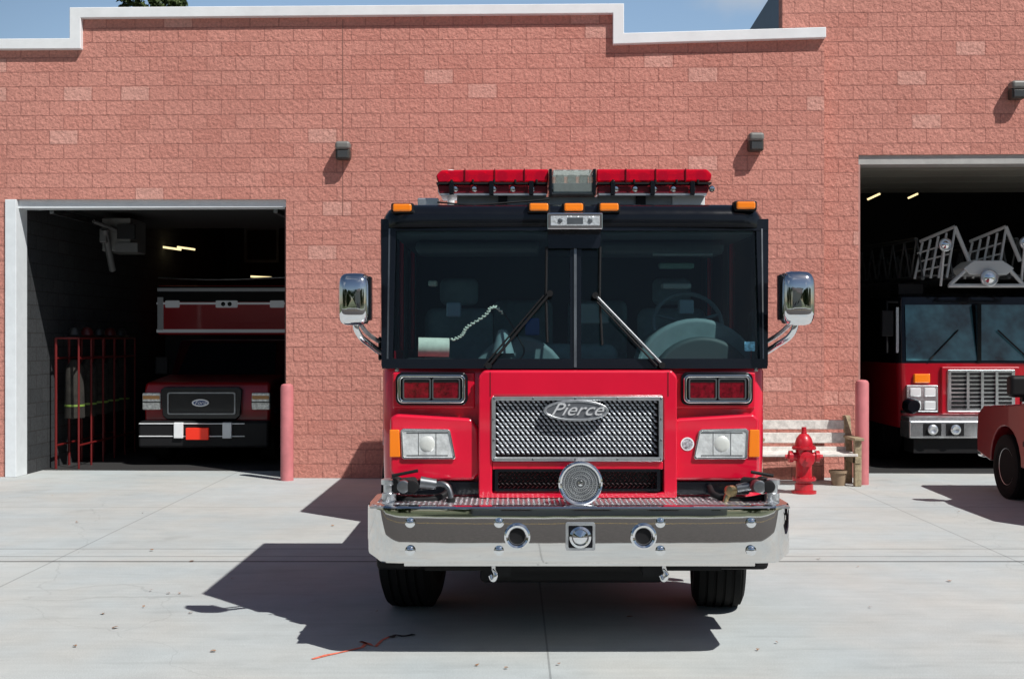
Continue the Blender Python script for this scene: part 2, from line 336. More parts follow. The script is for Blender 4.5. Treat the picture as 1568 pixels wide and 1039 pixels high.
for k in range(5):
    box('raised_door_rib',U(1323)+.1,10.2,1.0+k*.75,1.72+k*.75,zt2-.02,zt2+.04,CEI,st,world=False,bevel=.02)
for uu in (U(11)+.45,U(438)-.25):
    box('door_track',uu-.03,uu+.03,.45,4.4,zt-.16,zt-.10,ALUD,st,world=False)
li=U(11)+.13
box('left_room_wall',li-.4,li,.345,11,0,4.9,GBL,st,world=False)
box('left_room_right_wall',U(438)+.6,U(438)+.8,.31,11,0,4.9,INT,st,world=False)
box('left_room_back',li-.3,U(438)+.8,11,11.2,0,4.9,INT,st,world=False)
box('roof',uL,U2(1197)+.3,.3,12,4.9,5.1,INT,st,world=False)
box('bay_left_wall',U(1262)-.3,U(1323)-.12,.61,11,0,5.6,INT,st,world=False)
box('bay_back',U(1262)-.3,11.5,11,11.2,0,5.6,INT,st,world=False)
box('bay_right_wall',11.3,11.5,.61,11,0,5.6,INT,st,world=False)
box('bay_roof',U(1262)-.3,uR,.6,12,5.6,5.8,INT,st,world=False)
box('outer_left_wall',uL,uL+.3,.3,12,0,4.9,BRK,st,world=False)
GF=M('garage_floor',(.04,.04,.04),.5)
box('left_floor',li,U(438)+.6,.9,11,.002,.006,GF,st,world=False)
box('bay_floor',U(1323)-.1,11.3,.9,11,.002,.006,GF,st,world=False)
EM=M('fluorescent_tube',(1,.9,.6),.5,emit=(1,.80,.42,1.4))
for (px,py,d,L2,ry) in ((262,380,24.0,.19,8),(285,380,24.4,.17,8),(1338,301,23,.12,-25),(1398,300,25,.10,-25),(400,424,26.5,.22,3)):
    x=X(px,d); z=Z(py,d)
    box('ceiling_light',x-L2,x+L2,d-.04,d+.04,z-.018,z+.018,EM,st,rot=Matrix.Rotation(R(ry),3,'Y'))
DK=M('duct_grey',(.08,.08,.08),.6)
box('unit_heater',X(172,19.5),X(215,19.5),19.0,19.8,Z(388,19.5),Z(338,19.5),M('heater_grey',(.12,.12,.115),.5),st,bevel=.02)
box('heater_louver',X(176,18.98),X(211,18.98),18.96,19.0,Z(386,19),Z(372,19),DK,st)
box('heater_fan_guard',X(180,18.98),X(207,18.98),18.95,19.0,Z(366,19),Z(344,19),BLKM,st)
cyl('pipe_b',(X(160,18.8),18.8,3.6),(X(166,19),19.2,3.0),.05,DK,st)
cyl('pipe_c',(X(150,18.8),18.6,3.7),(X(190,19),19.2,3.55),.03,DK,st)
box('heater_valve',X(155,18.9),X(166,18.9),18.8,18.95,Z(372,18.9),Z(350,18.9),DK,st,bevel=.02)
for k in range(3): box('back_shelf',X(300,26),X(440,26),26.2,26.8,1.0+k*.9,1.05+k*.9,DK,st)
ring('back_window_frame',rr(X(375,27.4),Z(402,27.4),X(428,27.4),Z(348,27.4),.02,2),rr(X(379,27.4),Z(398,27.4),X(424,27.4),Z(352,27.4),.02,2),27.3,27.4,DK,st)

def wall_lamp(px,py,v,name='wall_lamp'):
    d=17.2-SL*U(px)*math.cos(aw)+v
    x=X(px,d); z=Z(py,d)
    r_=root(name,(x,d,z))
    box('housing_top',x-.105,x+.105,d-.20,d+.0,z+.0,z+.12,M('lamp_grey',(.17,.17,.16),.45),r_,bevel=.045,seg=4)
    box('housing_body',x-.10,x+.10,d-.17,d-.0,z-.13,z+.022,BRZ,r_,bevel=.025)
    box('lens',x-.075,x+.075,d-.185,d-.16,z-.11,z-.01,M('lamp_glass',(.05,.05,.05),.15,0,.5),r_,bevel=.01)
wall_lamp(527,232,0); wall_lamp(1155,219,0); wall_lamp(1553,140,.31)

BOL=M('bollard_paint',(.55,.18,.19),.55,var=.12,vs=5)
def bollard(px,pt,pb):
    d=F*H/(pb-CY); x=X(px,d); zt=Z(pt,d)
    r_=root('bollard',(x,d,0))
    lathe('post',[(.088,-.02),(.088,zt-.05),(.078,zt-.02),(.05,zt-.004),(.001,zt)],(x,d,0),BOL,r_)
bollard(439.5,587,735); bollard(1320,581,741)

# ---------------------------------------------------------------- hydrant
d=15.6; hx=X(1231,d)
hy=root('fire_hydrant',(hx,d,0))
HR=M('hydrant_red',(.48,.008,.02),.35,0,.4,var=.15,vs=12,bump=.15)
lathe('barrel',[(.155,-.02),(.155,.03),(.115,.035),(.115,.12),(.10,.13),(.10,.16),(.15,.165),(.15,.195),(.105,.20),(.10,.23),(.10,.50),(.108,.55),(.15,.555),(.15,.585),(.115,.59),(.112,.63),(.095,.69),(.06,.735),(.035,.75),(.035,.77),(.03,.775),(.03,.83),(.001,.832)],(hx,d,0),HR,hy,seg=28)
for s in (-1,1):
    lathe('side_outlet',[(.055,.0),(.055,.11),(.075,.112),(.075,.16),(.06,.165),(.028,.17),(.028,.205),(.001,.206)],(hx+s*.03,d,.46),HR,hy,axis=(s,0,0),seg=16)
lathe('pumper_outlet',[(.075,.0),(.075,.12),(.095,.122),(.095,.17),(.075,.175),(.03,.18),(.03,.215),(.001,.216)],(hx,d,.44),HR,hy,axis=(0,-1,0),seg=20)
for k in range(8):
    a=k*math.pi/4+.2
    for zz in (.158,.548): cyl('flange_bolt',(hx+.133*math.cos(a),d+.133*math.sin(a),zz),(hx+.133*math.cos(a),d+.133*math.sin(a),zz+.05),.012,HR,hy,seg=6)

# ---------------------------------------------------------------- bench
d=16.55; bn=root('park_bench',(X(1240,d),d,0))
x0=X(1140,d); x1=X(1312,d)
for i,(pa,pb) in enumerate(((645,659),(664,680),(685,701))):
    yy=d+.27-.05*i
    box('back_slat_%d'%(i+1),x0,x1-.06,yy,yy+.035,Z(pb,d),Z(pa,d),WHTG,bn,bevel=.006)
for i in range(4):
    box('seat_slat_%d'%(i+1),x0,x1-.06,d-.28+i*.12,d-.28+i*.12+.10,.395,.43,WHTG,bn,bevel=.006)
for xx in (x1-.10,x0+.1):
    box('leg_front',xx,xx+.09,d-.27,d-.18,0,.60,WOOD,bn,bevel=.01)
    box('leg_back',xx,xx+.09,d+.17,d+.26,0,.43,WOOD,bn,bevel=.01)
    prismx('back_post',[(d+.13,.35),(d+.22,.35),(d+.36,.90),(d+.27,.90)],xx,xx+.09,WOOD,bn,bevel=.008)
    box('arm',xx-.02,xx+.11,d-.32,d+.3,.60,.64,WOOD,bn,bevel=.01)
    box('side_rail',xx,xx+.08,d-.28,d+.26,.30,.39,WOOD,bn,bevel=.008)
bk=root('flower_pot',(X(1284,16.4),16.5,0)); lathe('pot',[(.085,0),(.11,.16),(.125,.165),(.125,.20),(.105,.20),(.09,.17),(.001,.17)],(X(1284,16.45),16.45,0),M('clay_pot',(.28,.2,.13),.8,var=.2),bk)

# ---------------------------------------------------------------- main engine
XC=.392; HW=1.221
tr=root('fire_engine',(XC,9,0))
D=7.8
def px(a,d=D): return X(a,d)
def pz(a,d=D): return Z(a,d)
def mir(pts): return [(2*XC-x,z) for x,z in pts]
ZB=pz(562); ZR=2.655; ZT=2.80
def plan(hw,yf,yb,r,bow=.03,s=6):
    p=[]
    for i in range(s+1):
        a=R(180+90*i/s); p.append((XC-hw+r+r*math.cos(a),yf+r+r*math.sin(a)))
    for i in range(1,8):
        t=i/8; p.append((XC-hw+r+(2*hw-2*r)*t,yf-bow*math.sin(math.pi*t)))
    for i in range(s+1):
        a=R(270+90*i/s); p.append((XC+hw-r+r*math.cos(a),yf+r+r*math.sin(a)))
    p+=[(XC+hw,yb),(XC-hw,yb)]
    return p
def loft(name,levels,mat,parent,cap=True,ang=40):
    n=len(levels[0][0]); vs=[];fs=[]
    for p,z in levels: vs+=[(x,y,z) for x,y in p]
    for k in range(len(levels)-1):
        for i in range(n):
            j=(i+1)%n; fs.append((k*n+i,k*n+j,(k+1)*n+j,(k+1)*n+i))
    if cap: fs.append(tuple(range(n))); fs.append(tuple((len(levels)-1)*n+i for i in range(n)))
    return mesh(name,vs,fs,mat,parent,smooth=True,ang=ang)
loft('cab_lower_shell',[(plan(HW-.03,7.87,10.3,.12,.0),.62),(plan(HW-.01,7.86,10.3,.12,.0),.95),(plan(HW,7.86,10.3,.12,.0),1.3),(plan(HW,7.86,10.3,.12,.0),ZB-.03),(plan(HW-.012,7.875,10.3,.11,.0),ZB)],RED,tr)
REFL=M('lamp_reflector_silver',(.80,.83,.83),.28,.35,.5,var=.22,vs=14,bump=.8,bs=20)
for s in (0,1):
    f=(lambda q:q) if s==0 else mir
    pts=[(px(597),pz(720)),(px(597),pz(640)),(px(606),pz(633)),(px(722),pz(640)),(px(733),pz(656)),(px(737),pz(722)),(px(725),pz(735)),(px(606),pz(735))]
    prism('headlamp_cheek',f(pts),7.785,7.9,RED,tr,bevel=.022,seg=4)
    pts=[(px(600),pz(626)),(px(600),pz(570)),(px(727),pz(570)),(px(727),pz(626))]
    prism('upper_panel',f(pts),7.84,7.9,RED,tr,bevel=.012,seg=3)
    a,b_=px(609),px(713)
    o=rr(a,pz(617),b_,pz(573),.035); i=rr(a+.022,pz(617)+.02,b_-.022,pz(573)-.02,.02)
    ring('warning_light_bezel',f(o),f(i),7.775,7.86,CHR,tr,bevel=.008)
    o2=rr(a-.014,pz(617)-.014,b_+.014,pz(573)+.014,.045)
    prism('warning_light_base',f(o2),7.80,7.86,BLK,tr,bevel=.006)
    mx_=(a+b_)/2
    for c in (-1,1):
        q=rr(mx_+(.006 if c>0 else -.178),pz(617)+.028,mx_+(.178 if c>0 else -.006),pz(573)-.028,.012,3)
        prism('warning_lens',f(q),7.786,7.83,REDL,tr,bevel=.008,seg=3)
        cxx=mx_+c*.092; cxx=cxx if s==0 else 2*XC-cxx
        box('lens_shroud',cxx-.078,cxx+.078,7.7835,7.79,pz(585),pz(573)-.03,BLKM,tr)
        ring('lens_ring',[(cxx+x,z) for x,z in rr(-.088,pz(617)+.022,.088,pz(573)-.022,.014,3)],[(cxx+x,z) for x,z in rr(-.08,pz(617)+.032,.08,pz(573)-.032,.01,3)],7.778,7.80,ALUD,tr)
    pts=[(px(616),pz(700)),(px(614),pz(658)),(px(618),pz(655)),(px(686),pz(656)),(px(690),pz(659)),(px(698),pz(699)),(px(696),pz(702)),(px(619),pz(702))]
    cx=sum(p[0] for p in pts)/8; cz=sum(p[1] for p in pts)/8
    inn=[(cx+(x-cx)*.93,cz+(z-cz)*.88) for x,z in pts]
    ring('headlamp_bezel',f(pts),f(inn),7.767,7.80,CHR,tr,bevel=.003)
    prism('headlamp_reflector',f(inn),7.774,7.784,REFL,tr)
    hx_=cx if s==0 else 2*XC-cx
    lathe('headlamp_bulb',[(.05,0),(.042,.005),(.02,.008),(.001,.009)],(hx_,7.774,cz),M('bulb_grey',(.72,.74,.70),.3,0.2,.5),tr,axis=(0,-1,0),seg=20)
    for k in (-.055,.055): box('lamp_seam',hx_+k-.002,hx_+k+.002,7.7725,7.775,cz-.075,cz+.075,ALUD,tr)
    for zz in (-.072,.070): box('lamp_seam_h',hx_-.13,hx_+.13,7.7722,7.775,cz+zz-.003,cz+zz+.003,ALUD,tr)
    pts=[(px(597),pz(699)),(px(597),pz(657)),(px(612),pz(657)),(px(613.5),pz(699))]
    prism('turn_signal',f(pts),7.772,7.86,AMB,tr,bevel=.006)
    pts=[(px(612),pz(757)),(px(606),pz(737)),(px(748),pz(737)),(px(748),pz(757))]
    prism('lower_valance',f(pts),7.80,7.9,BLK,tr,bevel=.008)
    sx_=-1 if s==0 else 1
    arc=[(9.05+.66*math.cos(R(t)),.54+.66*math.sin(R(t))) for t in range(0,181,12)]
    arc2=[(9.05+.57*math.cos(R(t)),.54+.57*math.sin(R(t))) for t in range(180,-1,-12)]
    xa=XC+sx_*(HW-.02); xb=XC+sx_*(HW+.07)
    prismx('fender_flare',arc+arc2,min(xa,xb),max(xa,xb),BLKM,tr,bevel=.012)
    wheel('front_wheel',(XC+sx_*1.10,9.05,.53),.53,.36,tr,side=sx_,turn=R(-6))
    wheel('rear_wheel',(XC+sx_*1.05,14.1,.52),.52,.34,tr,side=sx_)
    wheel('rear_wheel_inner',(XC+sx_*.68,14.1,.52),.52,.30,tr,side=sx_)
pts=[(px(733),pz(760)),(px(733),pz(575)),(px(741),pz(566)),(px(1027),pz(566)),(px(1035),pz(575)),(px(1035),pz(760))]
inner=[(px(754),pz(752)),(px(754),pz(612)),(px(757),pz(607)),(px(1011),pz(607)),(px(1014),pz(612)),(px(1014),pz(752))]
ring('grille_housing',pts,inner,7.735,7.88,RED,tr,bevel=.02)
box('grille_divider',px(754),px(1014),7.742,7.88,pz(717),pz(705),RED,tr,bevel=.006)
box('grille_back',px(752),px(1016),7.80,7.82,pz(752),pz(607),BLKM,tr)
go=rr(px(753),pz(704),px(1013),pz(606),.012,2); gi=rr(px(759),pz(698),px(1007),pz(612),.006,2)
ring('grille_frame',go,gi,7.722,7.76,ALU,tr,bevel=.004)
GST=M('grille_steel',(.50,.54,.58),.3,.6,var=.1)
segs=[]
r_=0; y=614.5
while y<697:
    x=762+(r_%2)*3.9
    while x<1006:
        segs.append(((px(x,7.75),7.765,pz(y,7.75)),(1,0,-.45 if (r_%2) else -.85),.034)); x+=7.8
    y+=4.9; r_+=1
bars('grille_mesh',segs,.0150,.006,GST,tr)
segs=[]; r_=0; y=721
while y<747:
    x=763+(r_%2)*3.5
    while x<1006: segs.append(((px(x),7.77,pz(y)),(1,0,.7 if (r_%2) else -.7),.028)); x+=7
    y+=4.6; r_+=1
bars('lower_grille_mesh',segs,.007,.006,ALUD,tr)
ring('lower_grille_frame',rr(px(758),pz(750),px(1009),pz(716),.01,2),rr(px(763),pz(746),px(1004),pz(720),.006,2),7.73,7.76,BLK,tr)
for a in (757,816,880,944,1010):
    for b_ in (609,701): lathe('frame_bolt',[(.008,0),(.006,.005),(.001,.006)],(px(a),7.722,pz(b_)),ALUD,tr,axis=(0,-1,0),seg=8)
for b_ in (640,672):
    for a in (756,1010): lathe('frame_bolt',[(.008,0),(.006,.005),(.001,.006)],(px(a),7.722,pz(b_)),ALUD,tr,axis=(0,-1,0),seg=8)
for a in (751,1021): box('seam',px(a)-.003,px(a)+.003,7.735-.002,7.75,pz(606),pz(569),M('seam_dark',(.12,.0,.005),.5),tr)
def oval(cx,cz,a,b,n=40): return [(cx+a*math.cos(2*math.pi*i/n),cz+b*math.sin(2*math.pi*i/n)) for i in range(n)]
bx,bz=px(881),pz(627)
prism('badge_back',oval(bx,bz,.195,.058),7.712,7.765,M('badge_grey',(.20,.21,.23),.35,.6),tr)
ring('badge_rim',oval(bx,bz,.203,.066),oval(bx,bz,.185,.052),7.705,7.75,ALU,tr,bevel=.004)
text('badge_text','Pierce',.108,(bx,7.708,bz+.004),M('badge_letter',(.80,.81,.83),.25,.4),tr,ext=.005,shear=.5,sx=1.18)
lathe('decal',[(.042,0),(.042,.002),(.001,.002)],(px(1052),7.784,pz(679)),WHT,tr,axis=(0,-1,0))
lathe('decal_inner',[(.034,0),(.034,.0035),(.001,.0035)],(px(1052),7.784,pz(679)),M('decal_blue',(.35,.35,.38),.5,var=.9,vs=60),tr,axis=(0,-1,0))
for a in (608,1157): lathe('latch',[(.014,0),(.012,.008),(.001,.009)],(px(a),7.785,pz(566)),CHR,tr,axis=(0,-1,0),seg=10)

def wy(z,x):
    t=(z-ZB)/(ZR-ZB); e=abs(x-XC)/HW
    return 7.80+.10*t+.07*e**2.5
def wpt(a,b,off=0):
    z=pz(b); 
    for _ in range(3):
        x=px(a); y_=wy(z,x)+off; x=X(a,y_); z=Z(b,y_)
    return Vector((x,wy(z,x)+off,z))
def wpatch(name,quad,mat,parent,th=0,nx=10,nz=6,off=0):
    vs=[];fs=[]
    for k in range(nz+1):
        for i in range(nx+1):
            u=i/nx; v=k/nz
            a=(1-v)*((1-u)*quad[0][0]+u*quad[1][0])+v*((1-u)*quad[3][0]+u*quad[2][0])
            b=(1-v)*((1-u)*quad[0][1]+u*quad[1][1])+v*((1-u)*quad[3][1]+u*quad[2][1])
            vs.append(wpt(a,b,off))
    w_=nx+1
    for k in range(nz):
        for i in range(nx): fs.append((k*w_+i,k*w_+i+1,(k+1)*w_+i+1,(k+1)*w_+i))
    if th>0:
        n0=len(vs); vs+= [v+Vector((0,th,0)) for v in vs[:n0]]
        fs+=[tuple(n0+q for q in reversed(f)) for f in fs[:]]
        bd=[i for i in range(w_)]+[k*w_+nx for k in range(1,nz+1)]+[nz*w_+i for i in range(nx-1,-1,-1)]+[k*w_ for k in range(nz-1,0,-1)]
        for i in range(len(bd)):
            a,b=bd[i],bd[(i+1)%len(bd)]; fs.append((a,b,n0+b,n0+a))
    return mesh(name,vs,fs,mat,parent,smooth=True,ang=50)
wpatch('windshield_left',[(603,348),(874,348),(874,556),(603,552)],GLS,tr,off=.012)
wpatch('windshield_right',[(889,348),(1160,348),(1160,552),(889,556)],GLS,tr,off=.012)
wpatch('frame_bottom',[(584,549),(1176,549),(1175,564),(585,564)],BLK,tr,th=.08,off=-.015,nx=20)
wpatch('frame_top',[(583,335),(1177,335),(1176,353),(584,353)],BLK,tr,th=.08,off=-.012,nx=20)
wpatch('centre_post',[(873,352),(890,352),(890,550),(873,550)],BLK,tr,th=.07,off=-.01,nx=2)
wpatch('centre_post_trim',[(879,380),(883,380),(883,562),(879,562)],ALUD,tr,th=.02,off=-.02,nx=2)
wpatch('pillar_left',[(583,335),(607,335),(601,560),(584,560)],BLK,tr,th=.09,off=-.008,nx=4)
wpatch('pillar_right',[(1158,335),(1177,335),(1176,560),(1164,560)],BLK,tr,th=.09,off=-.008,nx=4)
wpatch('pillar_seal_left',[(595,350),(597.5,350),(594.5,556),(592,556)],ALUD,tr,th=.01,off=-.014,nx=1)
wpatch('pillar_seal_right',[(1166,350),(1168,350),(1170,556),(1168,556)],ALUD,tr,th=.01,off=-.014,nx=1)
wpatch('top_patch',[(838,345),(921,345),(919,380),(840,380)],BLK,tr,th=.03,off=-.03,nx=4)
for s in (-1,1):
    xs=XC+s*HW; xi=XC+s*(HW-.05); a,b=min(xs,xi),max(xs,xi)
    box('side_pillar_front',a,b,7.97,8.1,ZB,ZR+.02,BLK,tr,bevel=.01)
    box('side_pillar_mid',a,b,8.95,9.15,ZB,ZR+.02,RED,tr,bevel=.01)
    box('side_pillar_rear',a,b,9.95,10.3,ZB,ZR+.02,RED,tr,bevel=.01)
    box('side_glass_front',XC+s*(HW-.03)-.003,XC+s*(HW-.03)+.003,8.1,8.95,ZB,ZR,GLS,tr)
    box('side_glass_rear',XC+s*(HW-.03)-.003,XC+s*(HW-.03)+.003,9.15,9.95,ZB,ZR,GLS,tr)
    box('side_sill',a,b,8.1,9.95,ZB-.01,ZB+.10,RED,tr,bevel=.01)
    box('side_trim',xs-.004,xs+.004,8.0,10.25,1.25,1.35,WHT,tr)
    xl=XC+s*(HW-.055); box('pillar_lining',xl-.004,xl+.004,8.93,9.17,ZB,ZR,GREYD,tr); box('pillar_lining_b',xl-.004,xl+.004,9.93,10.2,ZB,ZR,GREYD,tr)
loft('roof',[(plan(HW,7.90,10.3,.16,.02),ZR-.01),(plan(HW+.004,7.885,10.3,.17,.02),ZR+.06),(plan(HW-.02,7.91,10.28,.16,.02),ZT-.04),(plan(HW-.06,7.97,10.24,.14,.02),ZT-.008),(plan(HW-.12,8.03,10.2,.12,.02),ZT)],BLK,tr,ang=50)
box('roof_rear_panel',XC-HW+.12,XC+HW-.12,8.6,10.2,ZT-.004,ZT+.02,WHT,tr,bevel=.008)
box('headliner',XC-HW+.06,XC+HW-.06,8.0,10.2,ZR-.05,ZR-.02,GREYD,tr)
box('cab_rear_wall',XC-HW+.01,XC+HW-.01,10.2,10.28,1.0,ZR,GREYD,tr)
for a in (616,825,878,932,1142):
    x=X(a,7.88); z=Z(318 if a<1100 else 314.5,7.88)
    yy=7.845 if 700<a<1100 else 7.88
    box('marker_base',x-.072,x+.072,yy,yy+.1,z-.034,z+.030,BLKM,tr,bevel=.01)
    box('marker_light',x-.060,x+.060,yy-.018,yy+.08,z-.024,z+.024,AMB,tr,bevel=.012,seg=3)
x0,x1=X(838,7.78),X(923,7.78); z0,z1=Z(351,7.78),Z(325.5,7.78)
box('strobe_housing',x0,x1,7.775,7.88,z0,z1,CHR,tr,bevel=.008)
box('strobe_glass',x0+.02,x1-.02,7.768,7.78,z0+.022,z1-.022,M('strobe_lens',(.62,.65,.67),.15,.3,bump=.6,bs=60),tr,bevel=.004)
for k in (.23,.77): lathe('strobe_bolt',[(.016,0),(.012,.006),(.001,.007)],(x0+(x1-x0)*k,7.768,(z0+z1)/2),ALUD,tr,axis=(0,-1,0),seg=10)
box('strobe_mid',(x0+x1)/2-.05,(x0+x1)/2+.05,7.7665,7.769,(z0+z1)/2-.02,(z0+z1)/2+.02,ALUD,tr)
# light bar
DL=8.3
def lx(a): return X(a,DL)
def lz(a): return Z(a,DL)
for k,(a,b) in enumerate(((668,840),(911,1087))):
    if k==0: p=[(lx(669),lz(272)),(lx(677),lz(264)),(lx(839),lz(262.5)),(lx(839),lz(282)),(lx(672),lz(283))]
    else: p=[(lx(912),lz(282)),(lx(912),lz(262.5)),(lx(1078),lz(262.5)),(lx(1086),lz(270)),(lx(1084),lz(281))]
    prism('lightbar_lens_upper',p,8.18,8.5,GLSR,tr,bevel=.012,seg=3)
    a2,b2=(674,838) if k==0 else (913,1080)
    prism('lightbar_lens_lower',[(lx(a2),lz(299)),(lx(a2-3*(k==0)),lz(286)),(lx(b2+3*(k==1)),lz(286)),(lx(b2),lz(299))],8.20,8.48,glassmat('maroon_lens_%d'%k,(.65,.15,.18),1.5,haze=.35,hazec=(.34,.03,.06)),tr,bevel=.01)
    box('lightbar_mid_strip',lx(a2-4*(k==0)),lx(b2+5*(k==1)),8.175,8.50,lz(285.5),lz(282.5),BLKM,tr)
    box('lightbar_base',lx(a2+2),lx(b2-2),8.19,8.5,lz(302),lz(299),ALU,tr)
    for j in range(6):
        xx=lx(a+14+j*29); 
        lathe('lamp_reflector',[(.001,.02),(.02,.015),(.038,.0)],(xx,8.20,lz(273)),CHR if j%2 else M('red_refl%d%d'%(k,j),(.9,.25,.12),.2,.2),tr,axis=(0,-1,0),seg=14)
        box('lamp_module',xx-.045,xx+.045,8.215,8.4,lz(297),lz(288),(ALU,RED,WHT)[j%3],tr,bevel=.004)
        lathe('lower_lamp',[(.022,0),(.015,.01),(.001,.012)],(xx+.07,8.197,lz(292)),CHR,tr,axis=(0,-1,0),seg=10)
    for j in range(3): box('lens_rib',lx(a+45+j*45)-.003,lx(a+45+j*45)+.003,8.172,8.5,lz(283),lz(262),M('rib',(.12,.0,.005),.3),tr)
    for j in range(5):
        xx=lx(a+25+j*32); cyl('lens_screw',(xx,8.165,lz(284)),(xx,8.165,lz(279)),.008,BLKM,tr,seg=8)
    for j in range(3):
        xx=lx(a+25+j*60); box('lens_clip',xx-.015,xx+.015,8.16,8.2,lz(302),lz(281),BLK,tr,bevel=.004)
box('lightbar_centre',lx(842),lx(909),8.20,8.5,lz(301),lz(283),ALU,tr,bevel=.01)
box('lightbar_centre_lens',lx(845),lx(906),8.16,8.5,lz(299),lz(264),glassmat('clear_plastic',(.75,.8,.78),1.5,haze=.25,hazec=(.5,.55,.5)),tr,bevel=.012)
for a in (857,875,893):
    box('centre_lamp',lx(a)-.028,lx(a)+.028,8.25,8.4,lz(293),lz(269),M('lamp_silver%d'%a,(.6,.62,.6),.25,.8,var=.5,vs=40),tr,bevel=.006)
for a in (842,908): box('centre_end',lx(a)-.01,lx(a)+.01,8.15,8.5,lz(302),lz(263),BLK,tr,bevel=.004)
box('lightbar_bracket',lx(700),lx(1070),8.28,8.42,ZT,lz(302),ALUD,tr)
for a,b in ((640,672),(1028,1078)): box('bracket_foot',lx(a),lx(b),8.26,8.45,ZT+.0,lz(298 if a>900 else 304),WHT if a>900 else ALU,tr,bevel=.008)
for a in (770,980):
    box('mount_strap',lx(a)-.03,lx(a)+.03,8.22,8.48,ZT,lz(301),BLKM,tr)
lathe('antenna_dome',[(.07,0),(.07,.03),(.05,.07),(.02,.09),(.001,.092)],(X(690,8.6),8.65,3.02),WHT,tr)
cyl('antenna_mast',(X(690,8.6),8.65,ZT),(X(690,8.6),8.65,3.03),.025,WHT,tr)
tube('cable',[(lx(672),8.15,ZT+.03),(lx(720),8.12,ZT+.012),(lx(790),8.14,ZT+.03),(lx(840),8.16,ZT+.05)],.006,BLKM,tr)
# mirrors
for s in (-1,1):
    dm=7.72
    if s<0: a,b,t,bt=518.5,566,418,498
    else: a,b,t,bt=1195.5,1247,415,498
    mx0,mx1,mz0,mz1=X(a,dm),X(b,dm),Z(bt,dm),Z(t,dm)
    cxm=(mx0+mx1)/2; czm=(mz0+mz1)/2; hw=(mx1-mx0)/2; hh=(mz1-mz0)/2
    vs=[];fs=[]; nu,nv=28,12
    for k in range(nv+1):
        t_=k/nv; sc_=math.sin(t_*math.pi/2)**.55; yy=dm-.075*math.cos(t_*math.pi/2)
        for i in range(nu):
            an=2*math.pi*i/nu; c_,s_=math.cos(an),math.sin(an); e=.5
            vs.append((cxm+hw*sc_*math.copysign(abs(c_)**e,c_),yy,czm+hh*sc_*math.copysign(abs(s_)**(e*.8),s_)))
    for k in range(nv):
        for i in range(nu): j=(i+1)%nu; fs.append((k*nu+i,k*nu+j,(k+1)*nu+j,(k+1)*nu+i))
    fs.append(tuple(nv*nu+i for i in range(nu)))
    m_=mesh('mirror_shell',vs,fs,CHR,tr,smooth=True,ang=60)
    box('mirror_glass_frame',mx0+.008,mx1-.008,dm-.002,dm+.05,mz0+.01,mz1-.01,BLKM,tr,bevel=.02)
    e0,e1=(mx1-.012,mx1+.012) if s<0 else (mx0-.012,mx0+.012)
    box('mirror_edge',e0,e1,dm-.02,dm+.06,mz0+.03,mz1-.02,BLK,tr,bevel=.01)
    xo=XC+s*HW
    tube('mirror_arm',[(xo-s*.02,8.0,Z(545,7.9)),(xo+s*.06,7.9,Z(530,7.8)),(cxm+s*-.01,dm+.06,mz0-.03),(cxm,dm+.05,mz0+.05)],.020,CHR,tr)
    tube('mirror_arm_2',[(xo-s*.02,8.02,Z(530,7.9)),(xo+s*.08,7.9,Z(512,7.8)),(cxm-s*.02,dm+.07,mz0+.02)],.014,ALU,tr)
    box('mirror_arm_base',min(xo-.01,xo+s*.03),max(xo-.01,xo+s*.03),7.96,8.08,Z(552,7.9),Z(515,7.9),BLK,tr,bevel=.01)
def wl(name,pp,r,mat,off=-.04):
    tube(name,[wpt(a,b,off) for a,b in pp],r,mat,tr,smooth=False)
wl('wiper_arm_left',[(748,560),(842,449)],.009,BLKM,-.05)
wl('wiper_arm_left_b',[(741,560),(833,452)],.006,BLKM,-.05)
wl('wiper_blade_left',[(837,378),(836,452),(838,524)],.008,BLKM,-.03)
wl('wiper_arm_right',[(1016,560),(910,450)],.010,ALUD,-.05)
wl('wiper_arm_right_b',[(1006,560),(914,462)],.006,BLKM,-.05)
wl('wiper_blade_right',[(919,378),(918,452),(922,528)],.008,BLKM,-.03)
for a,b in ((842,449),(912,452),(748,560),(1014,559)):
    p=wpt(a,b,-.06); cyl('wiper_pivot',p,p+Vector((0,.05,0)),.020,BLKM,tr)
p=wpt(1149,530,-.0); box('sticker_a',p.x-.035,p.x+.03,p.y+.004,p.y+.008,p.z-.03,p.z+.03,M('sticker_blue',(.15,.4,.55),.5,var=.7,vs=50),tr)
# interior
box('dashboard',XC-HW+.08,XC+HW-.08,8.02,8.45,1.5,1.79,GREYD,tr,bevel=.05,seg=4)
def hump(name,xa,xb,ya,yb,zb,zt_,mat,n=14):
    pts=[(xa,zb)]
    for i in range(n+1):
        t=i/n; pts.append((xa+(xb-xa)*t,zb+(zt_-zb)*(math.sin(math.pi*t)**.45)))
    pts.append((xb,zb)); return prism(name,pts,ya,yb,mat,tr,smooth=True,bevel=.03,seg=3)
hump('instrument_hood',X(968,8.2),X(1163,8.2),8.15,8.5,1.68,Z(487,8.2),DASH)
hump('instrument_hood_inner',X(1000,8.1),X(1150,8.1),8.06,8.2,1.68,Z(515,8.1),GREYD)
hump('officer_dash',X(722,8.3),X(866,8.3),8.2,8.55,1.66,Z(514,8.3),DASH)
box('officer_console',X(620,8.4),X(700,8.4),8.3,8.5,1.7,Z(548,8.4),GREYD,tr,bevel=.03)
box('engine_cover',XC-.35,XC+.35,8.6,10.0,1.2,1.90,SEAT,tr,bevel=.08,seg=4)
box('cab_floor_inner',XC-HW+.06,XC+HW-.06,8.0,10.2,1.18,1.22,GREYD,tr)
